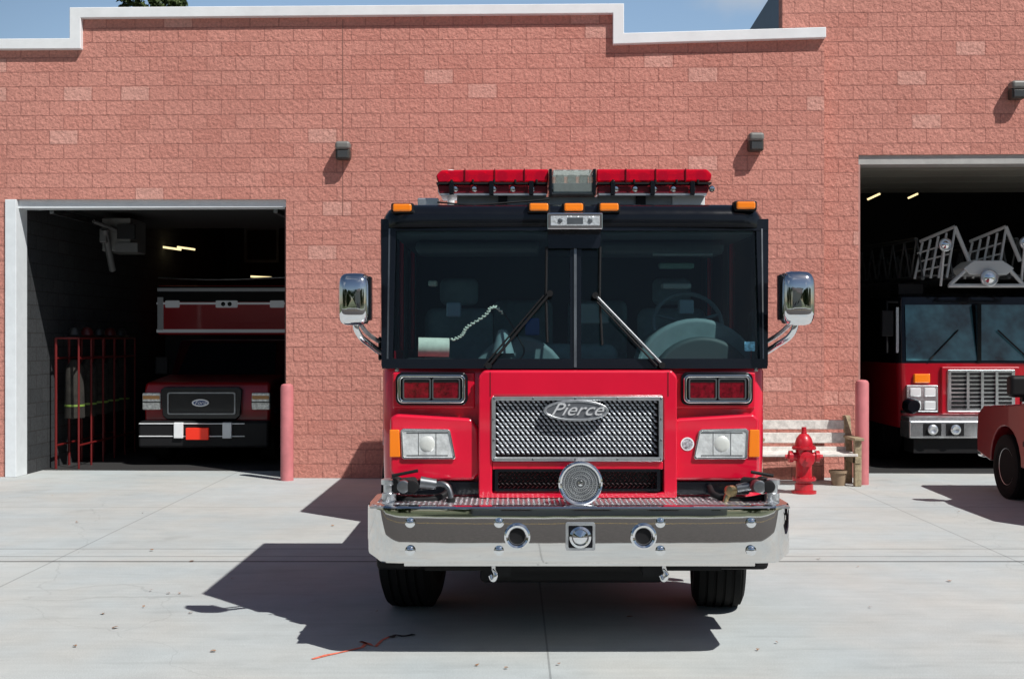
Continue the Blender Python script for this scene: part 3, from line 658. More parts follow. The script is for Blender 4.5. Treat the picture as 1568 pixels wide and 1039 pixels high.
for sx_ in (-.78,.78):
    box('seat_back',XC+sx_-.25,XC+sx_+.25,9.0,9.18,1.5,2.16,SEAT,tr,bevel=.07,seg=4,rot=Matrix.Rotation(R(-8),3,'X'))
    box('head_rest',XC+sx_-.14,XC+sx_+.14,9.06,9.18,2.18,2.38,SEAT,tr,bevel=.05,seg=4)
    box('seat_base',XC+sx_-.25,XC+sx_+.25,8.6,9.1,1.3,1.55,SEAT,tr,bevel=.06,seg=3)
for sx_ in (-.3,.3): box('crew_seat',XC+sx_-.24,XC+sx_+.24,10.0,10.18,1.4,2.25,SEAT,tr,bevel=.06,seg=3)
for i_,(a,b,w_,h_) in enumerate(((905,480,.12,.07),(695,474,.05,.05),(1035,438,.10,.02),(1050,470,.05,.05),(815,500,.05,.06),(663,434,.03,.02),(1040,378,.09,.012),(1035,407,.12,.02))):
    xx=X(a,8.55); zz=Z(b,8.55)
    box('equipment_%d'%i_,xx-w_,xx+w_,8.5,8.6,zz-h_,zz+h_,M('kit_%d'%i_,((.20,.30,.32),(.25,.38,.50),(.35,.42,.42),(.35,.5,.6),(.03,.1,.35),(.5,.55,.5),(.6,.7,.7),(.12,.25,.22))[i_],.5),tr,bevel=.012)
swc=Vector((XC+.80,8.42,2.04)); q=Matrix.Rotation(R(62),3,'X')
tube('steering_wheel',[swc+q@Vector((.23*math.cos(t*math.pi/8),.23*math.sin(t*math.pi/8),0)) for t in range(16)],.015,DASH,tr,cyclic=True)
for t in (0.3,math.pi-.3,-math.pi/2): cyl('wheel_spoke',swc,swc+q@Vector((.22*math.cos(t),.22*math.sin(t),0)),.012,DASH,tr)
cyl('steering_column',swc,swc+Vector((0,-.2,-.3)),.035,GREYD,tr)
cyl('paper_roll',(X(640,8.02),8.04,Z(531,8.0)),(X(687,8.02),8.06,Z(532,8.0)),.062,PAPER,tr)
pts=[]
for k in range(60):
    t=k/59
    if t<.75: u=t/.75; a=690+58*u+4*math.sin(u*9); b=520-47*u**1.3
    else: u=(t-.75)/.25; a=748+22*u; b=473-6*math.sin(math.pi*u)+6*u
    pts.append(Vector((X(a,8.12),8.12,Z(b,8.12)))+Vector((.006*math.cos(k*2.2),.006*math.sin(k*2.2),.006*math.sin(k*2.2))))
tube('coiled_cord',pts,.0065,PAPER,tr)
tube('cable_black',[Vector((X(a,8.15),8.15,Z(b,8.15))) for a,b in ((770,476),(790,510),(800,545),(760,550))],.006,BLKM,tr)
lathe('cone_cup',[(.075,0),(.05,.09),(.03,.15),(.001,.16)],(X(770,8.2),8.16,1.84),SEAT,tr)
cyl('overhead_handle',(XC+.55,8.3,2.5),(XC+.95,8.3,2.5),.012,GREY,tr)
box('dome_light',X(661,8.6),X(701,8.6),8.55,8.65,Z(390,8.6),Z(379,8.6),M('dome_lens',(.8,.85,.8),.4,emit=(.8,1,.95,.8)),tr,bevel=.01)
box('overhead_console',XC+.2,XC+1.05,8.4,8.75,2.50,2.6,GREYD,tr,bevel=.04)
box('overhead_console_l',XC-1.05,XC-.2,8.4,8.75,2.51,2.6,GREYD,tr,bevel=.04)

# bumper
DB=7.35
def qx(a,d=DB): return X(a,d)
def qz(a,d=DB): return Z(a,d)
bxc=.404; bh=1.272
half=[(bh,7.95),(bh,7.70),(bh,7.53),(bh-.012,7.49),(bh-.055,7.43),(bh-.085,7.395),(bh-.12,7.375),(bh-.2,7.362),(bh-.5,7.352),(bh-1.0,7.35)]
pl=[(bxc-x,y) for x,y in half]+[(bxc+x,y) for x,y in reversed(half)]
prof=[(.600,-.035),(.603,-.006),(.612,.004),(.63,.006),(.915,.006),(.93,.004),(.940,-.004),(.944,-.02),(.944,-.05)]
vs=[];fs=[]; n=len(prof)
for i,(x,y) in enumerate(pl):
    a=Vector(pl[max(i-1,0)]); b=Vector(pl[min(i+1,len(pl)-1)]); t=(b-a).normalized(); nn=Vector((t.y,-t.x))
    if nn.dot(Vector((x-bxc,y-8.2)))<0: nn=-nn
    for z,o_ in prof:
        zz=z
        if i<5 or i>len(pl)-6: zz=z+(.03 if z<.64 else 0)*(1 if (i<4 or i>len(pl)-5) else .5)
        vs.append((x+nn.x*o_,y+nn.y*o_,zz))
for i in range(len(pl)-1):
    for k in range(n-1): fs.append((i*n+k,(i+1)*n+k,(i+1)*n+k+1,i*n+k+1))
mesh('bumper',vs,fs,CHRB,tr,smooth=True,ang=30)
prism('bumper_deck',[(bxc-1.25,.925),(bxc+1.25,.925),(bxc+1.25,.938),(bxc-1.25,.938)],7.385,7.9,ALU,tr)
segs=[]
for i in range(78):
    for j in range(14):
        segs.append(((bxc-1.22+i*.0317,7.40+j*.033,.9385),(1,1 if (i+j)%2 else -1,0),.034))
bars('deck_treads',segs,.009,.004,ALU,tr,nrm=(0,0,1))
box('bumper_inner',bxc-1.2,bxc+1.2,7.42,7.5,.62,.92,BLKM,tr)
box('bumper_lower_lip',bxc-1.05,bxc+1.05,7.42,7.9,.575,.598,CHRB,tr,bevel=.004)
for a in (628,764,1011,1150):
    for b in (799.5,842):
        lathe('bumper_bolt',[(.030,0),(.030,.004),(.022,.006),(.021,.010),(.012,.016),(.001,.017)],(qx(a),7.346,qz(b)),CHR,tr,axis=(0,-1,0),seg=20)
for a in (792,985):
    c=(qx(a),7.342,qz(820))
    lathe('air_horn_ring',[(.079,0),(.077,.02),(.066,.030),(.054,.024),(.048,-.02),(.03,-.12)],c,CHR,tr,axis=(0,-1,0),seg=36)
    lathe('air_horn_throat',[(.047,-.02),(.047,.006),(.001,.006)],c,BLKM,tr,axis=(0,-1,0))
box('siren_plate',qx(868),qx(909),7.325,7.35,qz(839),qz(801),BLK,tr,bevel=.006)
ring('siren_plate_trim',rr(qx(866),qz(841),qx(911),qz(799),.01,2),rr(qx(870),qz(837),qx(907),qz(803),.006,2),7.32,7.345,ALU,tr)
lathe('siren_button',[(.066,0),(.064,.018),(.05,.026),(.046,.014),(.02,.022),(.001,.03)],(qx(888),7.325,qz(820.5)),CHR,tr,axis=(0,-1,0),seg=32)
# speaker
sc_=Vector((X(889,7.42),7.44,Z(740,7.42)))
lathe('speaker_rim',[(.11,-.06),(.128,-.02),(.134,.0),(.132,.012),(.122,.02),(.112,.014),(.108,0)],sc_,CHR,tr,axis=(0,-1,0),seg=48)
lathe('speaker_body',[(.05,-.16),(.09,-.08),(.112,-.01),(.112,0.0),(.001,.006)],sc_,ALUD,tr,axis=(0,-1,0),seg=40)
for r in (.03,.052,.075,.098): lathe('speaker_ring',[(r-.004,.0),(r-.003,.008),(r+.003,.008),(r+.004,.0)],sc_,ALU,tr,axis=(0,-1,0),seg=40)
segs=[]
for r in (.04,.063,.086,.104):
    nn=int(r*2*math.pi/.011)
    for k in range(nn):
        a=2*math.pi*k/nn; segs.append((sc_+Vector((r*math.cos(a),-.004,r*math.sin(a))),(math.cos(a+.7),0,math.sin(a+.7)),.014))
bars('speaker_grille',segs,.006,.004,ALU,tr)
lathe('speaker_hub',[(.02,0),(.016,.01),(.001,.012)],sc_,CHR,tr,axis=(0,-1,0))
cyl('speaker_foot',sc_+Vector((0,.05,-.14)),sc_+Vector((0,.05,-.02)),.03,ALUD,tr)
for s in (-1,1):
    def q3(a,b,d): 
        return Vector((X(a,d),d,Z(b,d)))
    if s<0:
        A=[(592,752),(606,735),(618,742),(640,738),(664,742),(684,748),(690,771)]
    else:
        A=[(1180,752),(1168,735),(1156,742),(1140,748),(1128,756),(1118,762),(1112,772)]
    dd=7.62
    lathe('coupling_base',[(.045,0),(.045,.05),(.035,.055),(.035,.10),(.05,.105),(.05,.135),(.03,.14),(.001,.14)],(X(A[0][0]+(4 if s<0 else 2),dd),dd,.938),ALU,tr)
    tube('swivel',[q3(*A[0],dd),q3(*A[1],dd),q3(*A[2],dd)],.026,BLKM,tr)
    p=q3(*A[2],dd); cyl('valve_body',p-Vector((s*-.05,.05,0)),p+Vector((s*-.06,.05,0)),.045,BLKM,tr)
    lathe('red_cap',[(.04,0),(.04,.03),(.02,.04),(.001,.04)],p+Vector((0,-.03,0)),M('cap_black_red',(.12,.01,.015),.4),tr,axis=(0,-1,0))
    if s<0:
        cyl('nozzle_body',q3(644,738,dd),q3(668,741,dd),.038,ALUD,tr,r2=.032)
        tube('nozzle_elbow',[q3(664,741,dd),q3(682,742,dd-.02),q3(689,752,dd-.03),q3(690,770,dd-.04)],.018,ALUD,tr)
        cyl('nozzle_tip',q3(690,762,dd-.04),q3(690,772,dd-.04),.028,BLKM,tr)
        cyl('valve_handle',q3(600,728,dd-.06),q3(640,720,dd-.06),.010,BLKM,tr)
    else:
        BR=M('brass',(.55,.42,.22),.35,1,var=.2)
        cyl('nozzle_body',q3(1150,744,dd),q3(1128,748,dd),.035,ALUD,tr,r2=.028)
        tube('nozzle_elbow',[q3(1130,748,dd),q3(1118,752,dd-.02),q3(1113,760,dd-.03),q3(1110,770,dd-.04)],.018,BR,tr)
        lathe('nozzle_cap',[(.035,0),(.035,.04),(.02,.05),(.001,.05)],q3(1122,751,dd-.02),BR,tr,axis=(-.7,-.6,0))
        cyl('valve_handle',q3(1184,728,dd-.06),q3(1150,722,dd-.06),.010,BLKM,tr)
    for k,a in enumerate((618,632) if s<0 else (1162,1176)):
        lathe('gauge_%d'%k,[(.038,0),(.038,.03),(.028,.034),(.001,.03)],q3(a,744,dd-.07),BLKM if k else ALUD,tr,axis=(0,-1,0))
    tube('hose_loop',[q3(A[0][0]-s*8,760,dd+.05),q3(A[2][0]+s*-20,765,dd+.02),q3(A[2][0]-s*60,758,dd+.05),q3(A[2][0]-s*70,745,dd+.15)],.02,BLKM,tr)
# underbody
box('radiator_skirt',XC-.95,XC+.95,7.95,8.1,.45,.95,BLKM,tr)
box('frame_rail_l',XC-.5,XC-.4,7.5,16,.5,.72,BLKM,tr); box('frame_rail_r',XC+.4,XC+.5,7.5,16,.5,.72,BLKM,tr)
box('belly_pan',XC-.6,XC+.6,8.1,12.5,.34,.60,BLKM,tr,bevel=.03)
cyl('front_axle',(XC-1.0,9.05,.5),(XC+1.0,9.05,.5),.08,BLKM,tr)
cyl('rear_axle',(XC-1.0,14.1,.5),(XC+1.0,14.1,.5),.10,BLKM,tr)
for a in (756,1017):
    c=Vector((X(a,7.45),7.45,.575))
    tube('tow_hook',[c+Vector((0,.03,.03)),c+Vector((0,0,-.02)),c+Vector((.012,-.02,-.06)),c+Vector((-.005,-.01,-.085)),c+Vector((-.02,.0,-.06))],.014,CHR,tr)
for a,b in ((604,640),(1120,1150)): box('bumper_bracket',X(a,7.5),X(b,7.5),7.5,7.9,.55,.60,BLKM,tr)
for s in (-1,1):
    xa=XC+s*.88; box('wheel_well',min(xa,XC+s*1.27),max(xa,XC+s*1.27),8.02,8.40,.44,.72,BLKM,tr,bevel=.03)
    xa=XC+s*.9; box('wheel_well_top',min(xa,XC+s*1.2),max(xa,XC+s*1.2),8.4,9.75,1.12,1.2,BLKM,tr)
    xa=XC+s*.9; box('wheel_well_inner',xa-.02,xa+.02,8.1,9.9,.6,1.2,BLKM,tr)
# pump panel + hose body
box('pump_panel',XC-1.2,XC+1.2,10.36,12.4,.5,1.45,ALU,tr,bevel=.02)
box('pump_module_trim',XC-1.18,XC+1.18,10.31,10.36,.7,1.4,BLKM,tr)
box('hose_body',XC-1.22,XC+1.22,12.4,16.05,.95,2.80,RED,tr,bevel=.03)
for s in (-1,1):
    for (a,b,zb) in ((12.45,13.35,.55),(14.85,16.0,.55)):
        xa=XC+s*1.0; xb=XC+s*1.21; box('lower_compartment',min(xa,xb),max(xa,xb),a,b,zb,.96,RED,tr,bevel=.02)
    for (a,b) in ((12.55,13.4),(13.5,14.7),(14.8,15.9)):
        box('roll_up_door',XC+s*1.222-.008,XC+s*1.222+.008,a,b,1.15,2.5,ALU,tr)
    for k in range(3): lathe('pump_port',[(.07,0),(.07,.08),(.05,.1),(.001,.1)],(XC+s*1.2,10.8+k*.5,1.0),CHR,tr,axis=(s,0,0))
cyl('deck_gun',(XC,11.3,1.45),(XC,11.3,1.8),.05,ALU,tr)
box('tail_step',XC-1.15,XC+1.15,16.05,16.35,.5,.56,ALU,tr)

# ---------------------------------------------------------------- brush pickup in left bay
d=19.1; bp=root('brush_fire_truck',(X(317,d),d+2,0))
xc=X(316,d); 
def bx_(a): return X(a,d)
def bz_(a): return Z(a,d)
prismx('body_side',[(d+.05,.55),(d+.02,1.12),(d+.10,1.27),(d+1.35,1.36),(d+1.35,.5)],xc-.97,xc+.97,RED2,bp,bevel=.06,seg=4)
REDSH=M('cab_shaded_red',(.03,.002,.003),.4)  # cab red darkened: the bay's shade is painted into the colour
prismx('cab_shell',[(d+1.3,1.30),(d+1.95,1.92),(d+3.6,1.93),(d+3.7,1.3),(d+3.7,.5),(d+1.3,.5)],xc-.93,xc+.93,REDSH,bp,bevel=.05,seg=3)
mesh('truck_windshield',[(xc-.8,d+1.33,1.36),(xc+.8,d+1.33,1.36),(xc+.72,d+1.86,1.87),(xc-.72,d+1.86,1.87)],[(0,1,2,3)],BLK,bp)
prism('grille_black',[(bx_(250),bz_(636)),(bx_(247),bz_(596)),(bx_(253),bz_(592)),(bx_(366),bz_(592)),(bx_(372),bz_(596)),(bx_(369),bz_(636)),(bx_(362),bz_(642)),(bx_(257),bz_(642))],d-.05,d+.1,BLK,bp,bevel=.02)
for b in (603,630): box('grille_bar',bx_(257),bx_(364),d-.065,d-.04,bz_(b)-.012,bz_(b)+.006,BLK,bp,bevel=.004)
ring('grille_box',rr(bx_(258),bz_(634),bx_(362),bz_(600),.03,3),rr(bx_(260),bz_(632),bx_(360),bz_(602),.025,3),d-.07,d-.04,ALUD,bp)
prism('oval_emblem',oval(bx_(309),bz_(616),.125,.05),d-.085,d-.05,M('emblem_blue',(.02,.06,.2),.3,0,.5),bp); ring('emblem_rim',oval(bx_(309),bz_(616),.13,.056),oval(bx_(309),bz_(616),.108,.038),d-.09,d-.06,WHT,bp)
text('emblem_script','Ford',.075,(bx_(309),d-.088,bz_(616)),WHT,bp,ext=.002,shear=.3,sx=1.2)
for s in (-1,1):
    c=xc+s*.84
    box('headlamp',c-.14,c+.14,d-.03,d+.1,bz_(627),bz_(601),M('truck_headlamp%d'%s,(.75,.76,.72),.2,.2,.5,var=.4,vs=25),bp,bevel=.02)
    box('signal',c-.13,c+.13,d-.035,d+.08,bz_(611),bz_(605),M('truck_amb%d'%s,(.5,.25,.08),.3),bp,bevel=.01)
    box('lamp_divider',c-.14,c+.14,d-.036,d+.08,bz_(616),bz_(614.5),BLKM,bp)
    wheel('wheel',(xc+s*.84,d+.85,.40),.40,.26,bp,side=s)
    wheel('wheel_rear',(xc+s*.84,d+4.4,.40),.40,.26,bp,side=s)
    box('arch',xc+s*.9-.1,xc+s*.9+.1,d+.4,d+1.3,.75,.85,BLKM,bp,bevel=.03)
    box('tow_bracket',xc+s*.37-.07,xc+s*.37+.07,d-.24,d-.1,bz_(669),bz_(645),WHT,bp,bevel=.01)
    box('mirror_door',xc+s*1.12-.11,xc+s*1.12+.11,d+1.5,d+1.6,1.35,1.65,BLKM,bp,bevel=.03)
box('bumper_main',xc-1.0,xc+1.0,d-.2,d+.05,bz_(684),bz_(643),BLKM,bp,bevel=.05)
for b in (647,666): box('bumper_stripe',bx_(219),bx_(379),d-.215,d-.19,bz_(b)-.006,bz_(b)+.008,WHT,bp,bevel=.004)
box('license_plate',bx_(291),bx_(325),d-.26,d-.2,bz_(671),bz_(653),M('plate_red_glow',(.8,.03,.01),.4,emit=(.8,.03,.01,.15)),bp,bevel=.008)  # plate is no lamp; faint glow added to its red
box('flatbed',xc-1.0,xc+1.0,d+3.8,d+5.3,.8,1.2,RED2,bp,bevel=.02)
box('chassis',xc-.5,xc+.5,d+.2,d+5.2,.4,.6,BLKM,bp)
d=22.6; en=root('rescue_truck',(X(345,d),d+1.5,0))
x0,x1=X(242,d),X(452,d)
box('body',x0,x1,d,d+4.5,Z(512,d),Z(437,d),M('truck_body_red_glow',(.22,.006,.012),.4,0,.3,emit=(.3,.008,.012,.05)),en,bevel=.02)  # dark red body with a faint glow added, not a lamp
WD=M('stripe_white_glow',(.6,.62,.65),.4,emit=(.7,.75,.8,.09))  # stripe colours also carry a faint added glow
WD2=M('stripe_grey_glow',(.3,.32,.34),.4,emit=(.7,.75,.8,.03))
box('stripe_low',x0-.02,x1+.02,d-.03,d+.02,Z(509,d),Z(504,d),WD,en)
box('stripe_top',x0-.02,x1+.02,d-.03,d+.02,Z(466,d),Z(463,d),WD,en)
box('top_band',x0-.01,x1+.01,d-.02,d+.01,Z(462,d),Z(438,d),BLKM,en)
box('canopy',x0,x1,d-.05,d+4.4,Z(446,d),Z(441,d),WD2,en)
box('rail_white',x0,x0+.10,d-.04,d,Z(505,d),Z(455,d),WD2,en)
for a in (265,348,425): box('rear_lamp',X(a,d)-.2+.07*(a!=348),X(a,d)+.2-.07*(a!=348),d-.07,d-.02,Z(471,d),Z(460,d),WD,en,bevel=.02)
for a in (343,353): lathe('lamp_lens',[(.04,0),(.02,.01),(.001,.012)],(X(a,d),d-.07,Z(465.5,d)),BLK,en,axis=(0,-1,0),seg=12)
box('lower',x0+.1,x1-.1,d+.1,d+4.4,.5,Z(512,d)-.002,BLKM,en)
for s in (x0+.3,x1-.3): wheel('wheel',(s,d+1.2,.5),.5,.3,en,side=-1 if s<-5 else 1)
tube('hose_reel_rail',[(x0,d,Z(425,d)),(x0+1,d-.02,Z(428,d)),(x1,d,Z(424,d))],.02,ALUD,en)

gr=root('gear_rack',(-6.6,20,0))
gx=-6.80
RK=M('rack_red_shaded',(.13,.006,.006),.5)  # rack red kept dark: shade put into the colour against direct sun
for k in range(6):
    yy=18.5+k*.55
    cyl('upright',(gx,yy,0),(gx,yy,1.95),.020,RK,gr,seg=10); cyl('upright_b',(gx+.34,yy,0),(gx+.34,yy,1.95),.016,RK,gr,seg=10)
    cyl('crossbar',(gx,yy,1.95),(gx+.34,yy,1.95),.016,RK,gr,seg=10)
for z in (.35,1.65,1.95):
    for o_ in (0,.34): cyl('rail',(gx+o_,18.5,z),(gx+o_,21.25,z),.016,RK,gr,seg=10)
COAT=M('turnout_coat',(.022,.020,.016),.9,var=.5,vs=9); REF=M('reflective_stripe',(.20,.32,.06),.5)
for k in range(5):
    yy=18.78+k*.55
    lathe('coat_%d'%k,[(.05,1.62),(.13,1.5),(.14,1.1),(.15,.75),(.14,.74),(.001,.76)],(gx+.18,yy,0),COAT,gr,seg=14)
    lathe('coat_stripe_%d'%k,[(.149,.92),(.151,.95)],(gx+.18,yy,0),REF,gr,seg=14)
    lathe('helmet_%d'%k,[(.14,1.98),(.10,2.0),(.09,2.06),(.06,2.11),(.001,2.13)],(gx+.18,yy,0),M('helmet_%d'%k,(.08,.008,.008) if k%2 else (.02,.02,.02),.4),gr,seg=16)

# ---------------------------------------------------------------- ladder truck in right bay
d=18.75; lt=root('ladder_fire_truck',(X(1499,d),d+3,0))
xc=X(1499,d)
def L_(a): return X(a,d)
def Lz(a): return Z(a,d)
def plan2(hw,yf,yb,r,s=4):
    p=[]
    for i in range(s+1):
        a=R(180+90*i/s); p.append((xc-hw+r+r*math.cos(a),yf+r+r*math.sin(a)))
    for i in range(s+1):
        a=R(270+90*i/s); p.append((xc+hw-r+r*math.cos(a),yf+r+r*math.sin(a)))
    return p+[(xc+hw,yb),(xc-hw,yb)]
SHN=M('grille_bright',(.66,.68,.70),.18,.85,var=.15,vs=8)
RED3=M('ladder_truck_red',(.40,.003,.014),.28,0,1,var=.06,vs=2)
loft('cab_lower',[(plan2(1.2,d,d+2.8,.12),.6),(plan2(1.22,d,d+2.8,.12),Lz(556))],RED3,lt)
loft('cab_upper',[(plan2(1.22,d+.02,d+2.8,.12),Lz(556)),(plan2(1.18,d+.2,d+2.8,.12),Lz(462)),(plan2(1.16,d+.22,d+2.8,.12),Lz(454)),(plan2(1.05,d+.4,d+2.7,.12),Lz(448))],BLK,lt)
for s in (-1,1):
    a,b=xc+s*.03,xc+s*1.10
    mesh('windshield',[(min(a,b),d+.00,Lz(552)),(max(a,b),d+.00,Lz(552)),(max(a,b)-.03,d+.15,Lz(466)),(min(a,b)+.03,d+.15,Lz(466))],[(0,1,2,3)],M('screen_teal%d'%s,(.035,.11,.13),.05,0,1,var=.95,vs=2.2),lt)
    tube('wiper',[(xc+s*.75,d-.03,Lz(550)),(xc+s*.3,d+.04,Lz(505))],.012,BLKM,lt,smooth=False)
    box('panel_ledge',min(xc+s*.62,xc+s*1.18),max(xc+s*.62,xc+s*1.18),d-.03,d+.02,Lz(632),Lz(628),BLKM,lt)
box('screen_divider',xc-.03,xc+.03,d-.02,d+.18,Lz(554),Lz(464),BLK,lt)
box('grille_surround',L_(1440),L_(1560),d-.05,d+.02,Lz(634),Lz(561),RED3,lt,bevel=.02)
box('grille',L_(1448),L_(1552),d-.08,d+.02,Lz(630),Lz(565),SHN,lt,bevel=.02)
for k in range(9):
    b=570+k*6.3; box('grille_slot',L_(1454),L_(1546),d-.085,d-.06,Lz(b+4.0),Lz(b),BLKM,lt)
for a in (1478,1500,1522): box('grille_post',L_(a)-.02,L_(a)+.02,d-.12,d-.08,Lz(626),Lz(568),SHN,lt)
for s in (-1,1):
    c=xc+s*.87
    box('lamp_panel',c-.24,c+.24,d-.05,d+.02,Lz(630),Lz(589),SHN,lt,bevel=.015)
    for dx in (-.11,.11):
        for b in (600,620): box('lamp',c+dx-.085,c+dx+.085,d-.07,d-.03,Lz(b)-.065,Lz(b)+.065,M('lamp_lens',(.85,.87,.88),.12,.3),lt,bevel=.015)
    box('amber_lamp',c-.12,c+.12,d-.05,d+.02,Lz(586),Lz(572),AMB,lt,bevel=.015)
    wheel('wheel',(xc+s*1.0,d+1.5,.53),.53,.34,lt,side=s)
    tube('mirror_arm',[(xc+s*1.2,d+.1,Lz(462)),(xc+s*1.42,d-.1,Lz(462)),(xc+s*1.42,d-.1,Lz(540))],.018,BLKM,lt,smooth=False)
    box('mirror',xc+s*1.42-.09,xc+s*1.42+.09,d-.14,d-.06,Lz(515),Lz(475),BLKM,lt,bevel=.02)
    box('pillar_chrome',xc+s*1.2-.02,xc+s*1.2+.02,d+.1,d+.14,Lz(540),Lz(470),ALU,lt)
box('bumper',xc-1.2,xc+1.2,d-.45,d,Lz(668),Lz(641),SHN,lt,bevel=.03)
box('bumper_top',xc-1.18,xc+1.18,d-.40,d,Lz(642),Lz(636),ALU,lt)
box('bumper_black',xc-1.1,xc+1.1,d-.35,d+.1,Lz(690),Lz(669),BLKM,lt)
for a in (1412,1446): 
    box('bumper_recess',L_(a)-.13,L_(a)+.13,d-.46,d-.40,Lz(663),Lz(645),BLKM,lt)
    lathe('fog_lamp',[(.075,0),(.075,.03),(.05,.04),(.001,.02)],(L_(a),d-.46,Lz(654)),SHN if a>1420 else ALU,lt,axis=(0,-1,0)); 
lathe('siren',[(.12,0),(.12,.12),(.09,.2),(.001,.2)],(L_(1390),d-.1,Lz(620)),BLK,lt,axis=(0,-1,0))
box('rear_body',xc-1.22,xc+1.22,d+2.9,d+8,.6,2.6,RED2,lt,bevel=.03)
LW=M('ladder_white_glow',(.50,.52,.52),.45,.2,emit=(.7,.75,.75,.02))  # white ladder paint with a slight self-glow added
LG=M('ladder_grey',(.10,.105,.105),.45,.2)
for off in (-.78,.78,-.42,.42):
    zb=Z(437,d)+.0; hh=.62 if abs(off)>.5 else .5
    y0=d+.2 if abs(off)>.5 else d-.1; y1=d+7
    for zz in (0,hh):
        cyl('ladder_chord',(xc+off,y0+zz*.5,zb+.12+zz),(xc+off,y1,zb+.2+zz+.1),.03,LG,lt,seg=10)
    yy=y0
    while yy<y1-.6:
        cyl('ladder_web',(xc+off,yy,zb+.12),(xc+off,yy+.3,zb+.12+hh),.016,LG,lt,seg=8)
        cyl('ladder_web',(xc+off,yy+.3,zb+.12+hh),(xc+off,yy+.6,zb+.12),.016,LG,lt,seg=8); yy+=.6
for k in range(16):
    yy=d+.3+k*.38; cyl('rung',(xc-.78,yy,Z(430,d)+.1),(xc+.78,yy,Z(430,d)+.1),.016,LG,lt,seg=8)
for s,(a,b) in ((-1,(1462,1405)),(1,(1540,1500))):
    for k in range(5):
        aa=a-k*9*1.0; 
        cyl('tip_rail',(L_(aa-14),d-.05+.1*k,Lz(425)),(L_(aa),d+.1*k,Lz(352+k*4)),.020,LW,lt,seg=8)
    cyl('tip_rail_top',(L_(a),d,Lz(347)),(L_(a-38),d+.45,Lz(366)),.026,LW,lt,seg=8)
    cyl('tip_rail_diag',(L_(a),d,Lz(347)),(L_(a+22),d,Lz(400)),.032,LW,lt,seg=8)
    for k in range(3): cyl('tip_rail_mid',(L_(a-6),d+.02,Lz(372+k*16)),(L_(a-44),d+.4,Lz(385+k*14)),.014,LW,lt,seg=8)
prism('tip_platform',[(L_(1466),Lz(412)),(L_(1482),Lz(400)),(L_(1526),Lz(400)),(L_(1544),Lz(412)),(L_(1532),Lz(422)),(L_(1476),Lz(422))],d-.25,d+.3,LW,lt,bevel=.02)
cyl('tip_bar',(L_(1445),d-.2,Lz(438)),(L_(1562),d-.2,Lz(438)),.03,LW,lt)
cyl('tip_bar2',(L_(1448),d-.2,Lz(436)),(L_(1474),d-.2,Lz(412)),.03,LW,lt); cyl('tip_bar3',(L_(1558),d-.2,Lz(436)),(L_(1536),d-.2,Lz(412)),.03,LW,lt)
for a,b,r in ((1503,427,.13),(1437,377,.10),(1559,374,.10)):
    lathe('spot_lamp',[(r*.5,-.1),(r,-.02),(r,.02),(r*.85,.03),(r*.8,.01),(.001,.02)],(L_(a),d-.3,Lz(b)),ALU,lt,axis=(0,-1,0),seg=24)
    lathe('spot_glass',[(r*.78,.0),(r*.3,.03),(.001,.035)],(L_(a),d-.3,Lz(b)),CHR,lt,axis=(0,-1,0),seg=24)
    cyl('spot_mount',(L_(a),d-.25,Lz(b)-.02),(L_(a),d-.1,Lz(438)),.02,LW,lt)
box('roof_equipment',xc-1.1,xc-.7,d+.4,d+.8,Lz(450),Lz(432),BLKM,lt,bevel=.02)

# ---------------------------------------------------------------- red pickup at right (nose towards the bay)
pk=root('pickup_truck',(6.9,13.5,0))
xs=5.98; xw=xs+1.95
arch=[(15.05+.46*math.cos(R(t)),.42+.46*math.sin(R(t))) for t in range(0,181,15)]
arch2=[(11.2+.46*math.cos(R(t)),.42+.46*math.sin(R(t))) for t in range(0,181,15)]
outl=[(15.95,.50),(15.97,.72),(15.93,.98),(15.75,1.09),(14.6,1.17),(14.5,1.19),(10.12,1.20),(10.10,.55),(10.72,.42)]+[p for p in reversed(arch2)]+[(11.7,.42),(14.55,.42)]+[p for p in reversed(arch)]+[(15.55,.42)]
CARR=M('pickup_red',(.18,.004,.009),.3,0,.5,var=.05)
prismx('body',outl,xs,xw,CARR,pk,bevel=.05,seg=4)
prismx('cabin',[(14.55,1.15),(13.95,1.72),(13.6,1.80),(12.2,1.80),(11.95,1.15)],xs+.12,xw-.12,CARR,pk,bevel=.06,seg=4)
for s in (0,1):
    xg=xs+.115 if s==0 else xw-.115
    prismx('side_window_front',[(14.35,1.22),(13.9,1.68),(13.35,1.70),(13.35,1.22)],xg-.006,xg+.006,BLK,pk)
    prismx('side_window_rear',[(13.25,1.22),(13.25,1.70),(12.3,1.70),(12.15,1.22)],xg-.006,xg+.006,BLK,pk)
mesh('windscreen',[(xs+.22,14.50,1.23),(xw-.22,14.50,1.23),(xw-.28,14.0,1.72),(xs+.28,14.0,1.72)],[(0,1,2,3)],BLK,pk)
mesh('rear_window',[(xs+.25,11.98,1.25),(xw-.25,11.98,1.25),(xw-.3,12.14,1.70),(xs+.3,12.14,1.70)],[(0,1,2,3)],BLK,pk)
